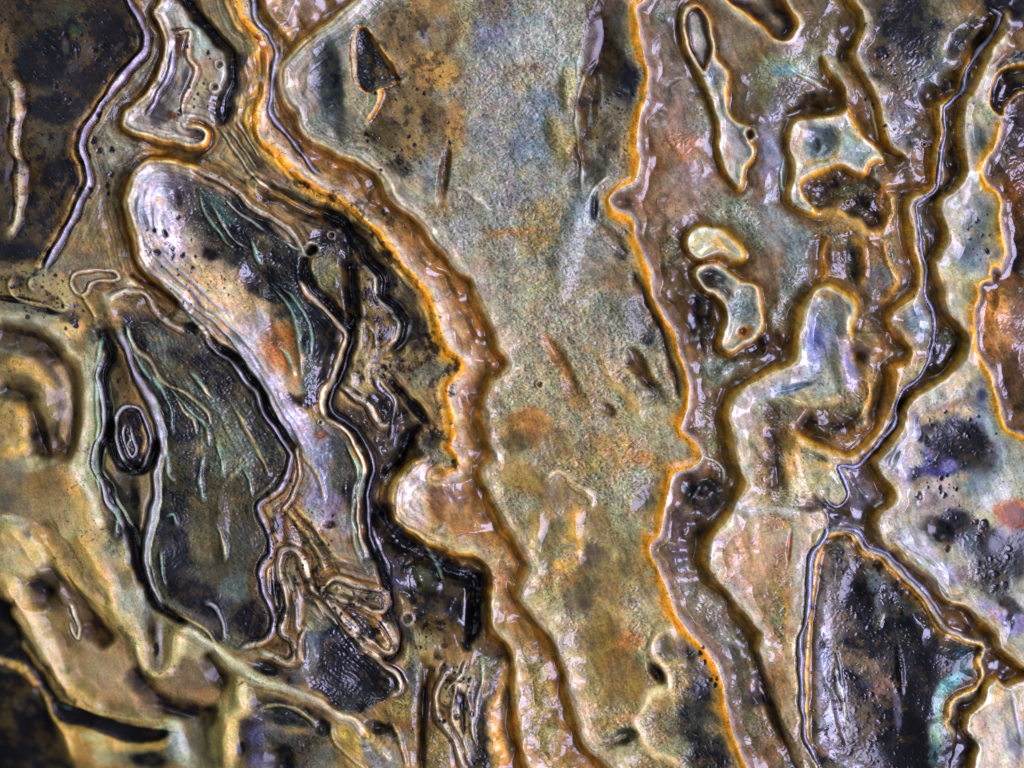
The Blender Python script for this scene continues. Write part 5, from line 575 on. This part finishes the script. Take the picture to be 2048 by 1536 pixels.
# laminae: thin growth layers that run alongside the ridges and banks
FLOW = [cord_left, lobe_top, big_lobe, crack_mid, river_left, river_low, river_right, ridge_x, crack_v, cord_aa, finger_a, finger_b, finger_c, groove_up+dark_tongue[1:], swirl, notch, ridge_w,
        lobe_dark, cord_low, cord_right, chan_right, bank_t, bank_k, rim_right, loop_y, hook_black, curl]
LD = np.full(X.shape, 150, np.float32)
for P in FLOW:
    w, d, e = dist(P, 140)
    if d.size: LD[w] = np.where(np.abs(d) < np.abs(LD[w]), d, LD[w])
leftish = 1-ss(760, 1000, X)
leftish = leftish*np.clip(1.1-1.2*ss(-60, 60, (Y-560)*.55-(X-190)*1.0+0), .0, 1)
near = np.exp(-(np.abs(LD)/(30+34*leftish))**1.5)
vall_m = np.zeros_like(X); w, d, e = dist(vall, 30, True); vall_m[w] = ss(-6, 20, d)
near = np.maximum(near, .75*vall_m)
river_m = np.zeros_like(X)
w, d, e = dist(river, 30, True)
river_m[w] = ss(-6, 10, d)
field = (1-ss(-30, 10, (X-262)+.45*(Y-60)))*(1-ss(500, 560, Y))
near = near*(1-.75*field)*(1-.55*river_m)
lam_w = near*(0.18+0.82*leftish + 0.35*ss(1600, 1700, X)*ss(1000, 1100, Y))
slow = fbm(X, Y, 120, 33, 2)*60
lam = noise(LD+1.5*fbm(X, Y, 18, 34, 2)+500, slow, 5.2, 35, 40)*.6 + noise(LD+700, slow, 9.5, 36, 50)*.6
C *= (1+0.55*lam_w*lam)[..., None]
lam_line = (1-ss(0.02, .13, np.abs(noise(LD+900, slow, 8.5, 42, 44))))*lam_w*ss(-.2, .2, fbm(X, Y, 55, 43, 2))
C = C*(1-.5*lam_line[..., None])+.5*lam_line[..., None]*np.array([.66, .66, .60], np.float32)*np.clip(C.mean(-1)*1.1+.25, 0, 1)[..., None]
SM = ss(-40, 120, (Y-560)*.55-(X-190))*(1-ss(180, 420, X-(Y-700)*.55))   # smooth folds of the lower left
# fine streaks along the general flow, and cloudy mottling
u = X*0.42+Y*0.91; v = X*0.91-Y*0.42
us = u+14*fbm(X, Y, 70, 37, 2); vs_ = v+14*fbm(X, Y, 70, 38, 2)
st = noise(vs_, us, 7, 39, 34)*.6+noise(vs_, us, 15, 40, 60)*.6
cloud = fbm(X, Y, 30, 41, 4, .72)
kk = 1-.5*SM
C *= (1+.06*SM)[..., None]
g4 = C.mean(-1, keepdims=True); C = g4+(C-g4)*(1-.18*SM[..., None]); C *= 1+SM[..., None]*np.array([-.03, .0, -.07], np.float32)
C *= (1 + kk*(0.17*st + 0.27*cloud) + 0.10*noise(X, Y, 3.4, 44))[..., None]
hue = fbm(X, Y, 60, 51, 4)[..., None]; hue2 = fbm(X, Y, 36, 52, 4)[..., None]
C += C.max(-1, keepdims=True)*(hue*np.array([.05, .012, -.07], np.float32)+hue2*np.array([-.05, .05, .03], np.float32))
# mottling inside the dark and speckled zones
mot = fbm(X, Y, 40, 61, 5, .66)
C *= (1 - 0.62*SPK*ss(0.05, 0.32, mot))[..., None]
sp = noise(XW, YW, 8, 62)*0.6+noise(XW, YW, 4.2, 63)*0.5
spots = ss(0.46, 0.56, sp+0.15*mot)*SPK
C *= (1-0.88*spots)[..., None]
lum = C.mean(-1)
# deep tones carry patches of near-black and of tan crust
dk = 1-ss(.16, .42, lum)
pt = fbm(X, Y, 34, 64, 5, .68)*(1-.55*field)
C *= (1-0.42*dk*ss(-0.05, .18, pt))[..., None]
tan_m = (dk*.42*ss(0.02, .22, -pt))[..., None]
C = C*(1-tan_m)+tan_m*rgb((98,84,54))
C *= 1+dk[..., None]*np.array([.10, .02, -.16], np.float32)*ss(-.1, .1, fbm(X, Y, 90, 65, 2))[..., None]
# small orange and tan fragments scattered over the crust
fr = ss(.34, .46, fbm(X, Y, 24, 66, 3))*(1-SM)
C = C*(1-.35*fr[..., None])+.35*fr[..., None]*rgb((170,124,66))
# hair-thin dark veins where the crust is pale
v1 = np.abs(fbm(XB*0.5+X*0.5, YB*0.5+Y*0.5, 26, 71, 3)); v2 = ss(-0.1, 0.25, fbm(X, Y, 120, 72, 2))
vein = (1-ss(0, 0.035, v1))*v2*ss(.3, .55, lum)
C *= (1-0.42*vein)[..., None]
# crinkled grain: ridged wrinkles, some with yellow-green and pale green glints painted in
ax = X + 8*fbm(X, Y, 22, 81, 2); ay = Y + 8*fbm(X, Y, 22, 82, 2)
cr = np.abs(noise(ax, ay, 9, 83)); cr2 = np.abs(noise(ax, ay, 6, 84)); cr3 = np.abs(noise(vs_, us, 9, 87, 22))
patchy = ss(-0.12, 0.22, fbm(X, Y, 46, 85, 3))
gg = np.clip(G*1.1+.10, 0, 1)
glint_m = np.maximum((1-ss(0.02, 0.13, cr)), .8*(1-ss(0.02, .10, cr3)))*patchy*gg
tc = np.where((fbm(X, Y, 90, 86, 2) > 0.0)[..., None], np.array([.84, .84, .50]), np.array([.66, .80, .70])).astype(np.float32)
C = C*(1-0.62*glint_m[..., None]) + 0.62*glint_m[..., None]*tc*np.clip(lum*1.1+.25, 0, 1)[..., None]
C *= (1-0.24*gg*ss(0.22, 0.5, cr2))[..., None]
wr = fbm(X, Y, 22, 91, 3)
WET *= 1-.55*SM-.35*field
WET *= 1-.25*np.clip(G, 0, 1)
grain_h = G*(2.2*(0.5-cr*1.2) + 1.2*(0.5-cr2) + 1.6*wr) + 0.16*wr + lam_w*lam*1.5*leftish*(1-.8*river_m) + lam_line*leftish
HT += 11*fbm(X, Y, 200, 101, 1) + 2.2*fbm(X, Y, 80, 102, 2) + 7.5*noise(vs_, us, 95, 103, 240)*(1-leftish)
HT += grain_h - 1.6*spots
# the shell curves away from the lens at its lower left and lower right corners
base = -0.00065*((np.clip(500-X, 0, None))*(np.clip(Y-1150, 0, None)))*1.0 - 0.00005*(np.clip(X-1500, 0, None)*np.clip(Y-900, 0, None))
HT += base*1.2 + 10*big
# rounded border well outside the frame
edge = np.minimum(np.minimum(X+MX, W+MX-X), np.minimum(Y+MX, H+MX-Y))
HT -= 60*(1-ss(0, 70, edge))**2
g3 = C.mean(-1, keepdims=True)
C = g3+(C-g3)*1.14
C = np.clip(C, 0.004, 0.97)
C = np.where(C < .3, C**1.04, C**1.13)*1.0 if False else C**(1.02+.16*ss(.15, .5, C.mean(-1))[..., None])
lin = np.where(C <= 0.04045, C/12.92, ((C+0.055)/1.055)**2.4)
lin = lin*(1-.42*(1-ss(.08, .24, C.mean(-1)))+.50*ss(.24, .46, C.mean(-1)) - .10*ss(.5, .8, C.mean(-1)))[..., None]
lin = np.clip(lin*ALBEDO*np.array([1.36, 1.37, 1.10], np.float32), 0.003, 0.85).astype(np.float32)

# ------------------------------------------------------------------ one wet mineral skin material, driven by the surface attributes
def skin_material(name):
    m = bpy.data.materials.new(name); m.use_nodes = True
    nt = m.node_tree; N = nt.nodes; K = nt.links
    b = N["Principled BSDF"]
    ca = N.new("ShaderNodeAttribute"); ca.attribute_name = "mineral"
    fa = N.new("ShaderNodeAttribute"); fa.attribute_name = "film"
    sep = N.new("ShaderNodeSeparateColor"); K.new(fa.outputs["Color"], sep.inputs[0])
    tc = N.new("ShaderNodeTexCoord")
    n1 = N.new("ShaderNodeTexNoise"); n1.inputs["Scale"].default_value = 2600; n1.inputs["Detail"].default_value = 3
    K.new(tc.outputs["Object"], n1.inputs["Vector"])
    mr = N.new("ShaderNodeMapRange"); mr.inputs[1].default_value = .3; mr.inputs[2].default_value = .7; mr.inputs[3].default_value = .82; mr.inputs[4].default_value = 1.16
    K.new(n1.outputs[0], mr.inputs[0])
    mx = N.new("ShaderNodeMix"); mx.data_type = 'RGBA'; mx.blend_type = 'MULTIPLY'; mx.inputs[0].default_value = 1
    K.new(ca.outputs["Color"], mx.inputs[6]); K.new(mr.outputs[0], mx.inputs[7])
    K.new(mx.outputs[2], b.inputs["Base Color"])
    # roughness from the wet film
    rr = N.new("ShaderNodeMapRange"); rr.inputs[3].default_value = 0.52; rr.inputs[4].default_value = 0.30
    K.new(sep.outputs[0], rr.inputs[0]); K.new(rr.outputs[0], b.inputs["Roughness"])
    cw = N.new("ShaderNodeMath"); cw.operation = "MULTIPLY"; cw.inputs[1].default_value = .8; K.new(sep.outputs[0], cw.inputs[0]); K.new(cw.outputs[0], b.inputs["Coat Weight"]); b.inputs["Coat Roughness"].default_value = 0.17; b.inputs["Specular IOR Level"].default_value = 0.22; b.inputs["Coat IOR"].default_value = 1.40
    n2 = N.new("ShaderNodeTexNoise"); n2.inputs["Scale"].default_value = 1500; n2.inputs["Detail"].default_value = 4
    K.new(tc.outputs["Object"], n2.inputs["Vector"])
    bp = N.new("ShaderNodeBump"); bp.inputs["Distance"].default_value = 0.00011
    ma = N.new("ShaderNodeMath"); ma.operation = 'MULTIPLY_ADD'; ma.inputs[1].default_value = .55; ma.inputs[2].default_value = .14
    K.new(sep.outputs[1], ma.inputs[0]); K.new(ma.outputs[0], bp.inputs["Strength"]); K.new(n2.outputs[0], bp.inputs["Height"])
    K.new(bp.outputs[0], b.inputs["Normal"]); K.new(bp.outputs[0], b.inputs["Coat Normal"])
    return m
MAT = skin_material("wet_shell_skin")

# ------------------------------------------------------------------ build the relief and split it into parts
PX_Z = PX
co = np.empty((NY, NX, 3), np.float32)
co[..., 0] = (X-W/2)*PX; co[..., 1] = -(Y-H/2)*PX; co[..., 2] = HT*PX_Z
gy, gx = np.gradient(HT, STEP)
nrm = np.stack([-gx, gy, np.ones_like(gx)], -1); nrm /= np.linalg.norm(nrm, axis=-1, keepdims=True)
film = np.stack([np.clip(WET, 0, 1), np.clip(G, 0, 1), np.zeros_like(G), np.ones_like(G)], -1).astype(np.float32)
lin4 = np.concatenate([lin, np.ones(lin.shape[:2]+(1,), np.float32)], -1)

def sheet(name, mask, parent):
    """mask: which quads of the grid belong to this part"""
    j, i = np.nonzero(mask)
    if len(j) == 0: return None
    a = (j*NX+i)
    q = np.stack([a, a+NX, a+NX+1, a+1], -1)
    used, inv = np.unique(q.ravel(), return_inverse=True)
    me = bpy.data.meshes.new(name)
    nv, nf = len(used), len(q)
    me.vertices.add(nv); me.vertices.foreach_set("co", co.reshape(-1, 3)[used].ravel())
    me.loops.add(nf*4); me.loops.foreach_set("vertex_index", inv.ravel().astype(np.int32))
    me.polygons.add(nf); me.polygons.foreach_set("loop_start", np.arange(0, nf*4, 4, dtype=np.int32))
    me.update(calc_edges=True)
    me.polygons.foreach_set("use_smooth", np.ones(nf, bool))
    for nm, src in (("mineral", lin4), ("film", film)):
        at = me.color_attributes.new(nm, 'FLOAT_COLOR', 'POINT')
        at.data.foreach_set("color", src.reshape(-1, 4)[used].ravel())
    me.normals_split_custom_set_from_vertices(nrm.reshape(-1, 3)[used])
    me.materials.append(MAT)
    o = bpy.data.objects.new(name, me); scene.collection.objects.link(o)
    o.parent = parent
    return o

root = bpy.data.objects.new("weathered_shell", None); scene.collection.objects.link(root)
root["label"] = "wet weathered shell crust with ochre rimmed channels, cream plateaus and black mottled hollows"
root["category"] = "shell"

XC, YC = XW[:-1, :-1], YW[:-1, :-1]
ID = np.zeros(XC.shape, np.int16)
PARTS = []
def part(name, P, label=None):
    S = smooth(P, True, 3); S = np.vstack([S, S[0]])
    w = win(S[:, 0].min()-8, S[:, 0].max()+8, S[:, 1].min()-8, S[:, 1].max()+8)
    w = (slice(w[0].start, min(w[0].stop, NY-1)), slice(w[1].start, min(w[1].stop, NX-1)))
    PARTS.append((name, label))
    m = inside(S, XC[w], YC[w])
    ID[w] = np.where(m, len(PARTS), ID[w])
def cordpart(name, P, hw, label=None):
    w, d, e = dist(P, hw+4)
    PARTS.append((name, label))
    w2 = (slice(w[0].start, min(w[0].stop, NY-1)), slice(w[1].start, min(w[1].stop, NX-1)))
    d = d[:w2[0].stop-w2[0].start, :w2[1].stop-w2[1].start]
    ID[w2] = np.where(np.abs(d) < hw, len(PARTS), ID[w2])
part("mottled_field", [(-300,-300),(250,-300)]+cord_left[:-1]+[(70,530),(0,520),(-300,520)], "dark brown mottled field at the upper left")
part("grainy_plateau", plate, "grey and ochre grainy plateau in the centre")
part("glossy_valley", right, "glossy brown valley floor")
part("channel", river, "amber river-like channel winding down the middle")
part("lobe", big_lobe+[(407,672),(467,725),(512,789),(552,862),(600,830),(650,790),(692,715),(698,660),(640,590)], "big raised lobe, pale violet on its left and black on its right")
part("lobe", lobe_top+[(440,240),(465,170),(458,105),(430,70),(383,15),(360,-30)], "small pale lobe at the top left")
part("dark_valley", vall, "dark grey-green valley left of the centre")
part("plateau", bank_k+[(1850,380),(1870,300),(1870,210),(1915,190),(1930,110),(1990,40),(1950,-100),(1700,-100)], "dark speckled plateau at the upper right")
part("plateau", bank_t+[(1516,1301),(1530,1345),(1560,1440),(1600,1600),(1640,1600),(1600,1480),(1594,1300),(1610,1200),(1625,1110),(1655,1050),(1640,1010),(1620,995),(1580,860),(1680,905),(1775,830),(1785,740),(1730,640)], "cream and ochre plateau right of the valley")
part("plateau", chan_right[1:31]+[(1749,924),(1700,940),(1800,1100),(1990,1290),(2100,1380),(2200,1380),(2200,880)]+plateau_edge[::-1]+[(2010,100)], "long cream plateau near the right edge")
part("channel", chan, "narrow black and mauve channel on the right")
part("slope", [(2110,150),(2030,190),(2008,225)]+plateau_edge[1:]+[(2300,890),(2300,150)], "rusty brown slope at the far right")
part("lobe", lobe_dark, "black and violet mottled lobe at the lower right")
part("lobe", lobe_corner, "cream lobe in the lower right corner")
part("island", isle_square, "pale square island with a grey dimple")
part("hollow", hollow_mid); part("island", isle_bean); part("island", isle_hook, "hook shaped island with a grey hollow")
part("island", loop_tall, "long narrow island with a black pit at its top"); part("pit", pit_in_loop); part("pit", pit_top); part("pit", hollow_right); part("pit", triangle, "black three-cornered pit with a cream and orange rim")
part("pool", pool, "dark olive pool with a black border"); part("hollow", bowl, "blue-black bowl at the bottom")
part("hollow", loop_y); part("edge_strip", strip_left); part("crevice", streak, "long black crevice at the lower left")
part("finger_ridge", finger_b); part("finger_ridge", finger_c+[(700,1200)])
cordpart("ridge", cord_left, 6.5, "silvery cord down the left side"); cordpart("ridge", ridge_x, 7); cordpart("ridge", cord_aa, 5.5); cordpart("ridge", cord_right[1:38], 4.5)
cordpart("ridge", cord_low, 4.5); cordpart("finger_ridge", finger_a, 5.5); cordpart("crack", crack_mid, 7, "black wet crack winding down between the lobe and the channel"); cordpart("crack", crack_top, 7.5); cordpart("crack", crack_v, 7); cordpart("crack", groove_up+dark_tongue[1:], 8)
cordpart("rim", rim_right, 8, "long orange rim between the plateau and the brown valley"); cordpart("rim", river_left, 9, "orange rim of the amber channel"); cordpart("rim", river_low, 8); cordpart("rim", bank_t, 5); cordpart("rim", bank_k, 5)
for x, y, r in TUBES[:5]:
    PARTS.append(("worm_tube", None)); w = win(x-r-2, x+r+2, y-r-2, y+r+2); m = np.hypot(X[w]-x, Y[w]-y) < r*1.15
    ID[w] = np.where(m, len(PARTS), ID[w])
names = [p[0] for p in PARTS]; labels = [p[1] or '' for p in PARTS]; made = {}
ISLE_K = next(i for i, l in enumerate(labels) if l.startswith('long narrow island')); PIT_K = ISLE_K+1
VALL_K = names.index('dark_valley'); LOOP_K = next(i for i, n in enumerate(names) if n == 'edge_strip')-1
sheet("base_crust", ID == 0, root)
for k, (nm, lb) in enumerate(PARTS):
    # the pit at the top of the long island belongs to that island, the loop's hollow to the dark valley
    up = {PIT_K: ISLE_K, LOOP_K: VALL_K}.get(k)
    o = sheet(nm, ID == k+1, root if up is None else made[up])
    made[k] = o
    if o is not None and lb: o["label"] = lb

# thick underside of the slab
def underside():
    i0 = np.arange(NX); j0 = np.arange(1, NY-1)
    top = [tuple(co[0, i]) for i in i0[::8]] + [tuple(co[j, NX-1]) for j in j0[::8]] + [tuple(co[NY-1, i]) for i in i0[::-8]] + [tuple(co[j, 0]) for j in j0[::-8]]
    n = len(top); zb = -0.018
    vs = top + [(x*.97, y*.97, zb) for x, y, z in top] + [(0, 0, zb)]
    fs = [(k, (k+1) % n, n+(k+1) % n, n+k) for k in range(n)] + [(n+k, n+(k+1) % n, 2*n) for k in range(n)]
    me = bpy.data.meshes.new("underside"); me.from_pydata(vs, [], fs); me.update()
    m = bpy.data.materials.new("dry_shell_back"); m.use_nodes = True
    nt = m.node_tree; b = nt.nodes["Principled BSDF"]; b.inputs["Roughness"].default_value = .8
    n = nt.nodes.new("ShaderNodeTexNoise"); n.inputs["Scale"].default_value = 90
    r = nt.nodes.new("ShaderNodeValToRGB"); r.color_ramp.elements[0].color = (.05, .04, .03, 1); r.color_ramp.elements[1].color = (.22, .18, .13, 1)
    nt.links.new(n.outputs[0], r.inputs[0]); nt.links.new(r.outputs[0], b.inputs["Base Color"])
    me.materials.append(m)
    o = bpy.data.objects.new("underside", me); scene.collection.objects.link(o); o.parent = root
underside()
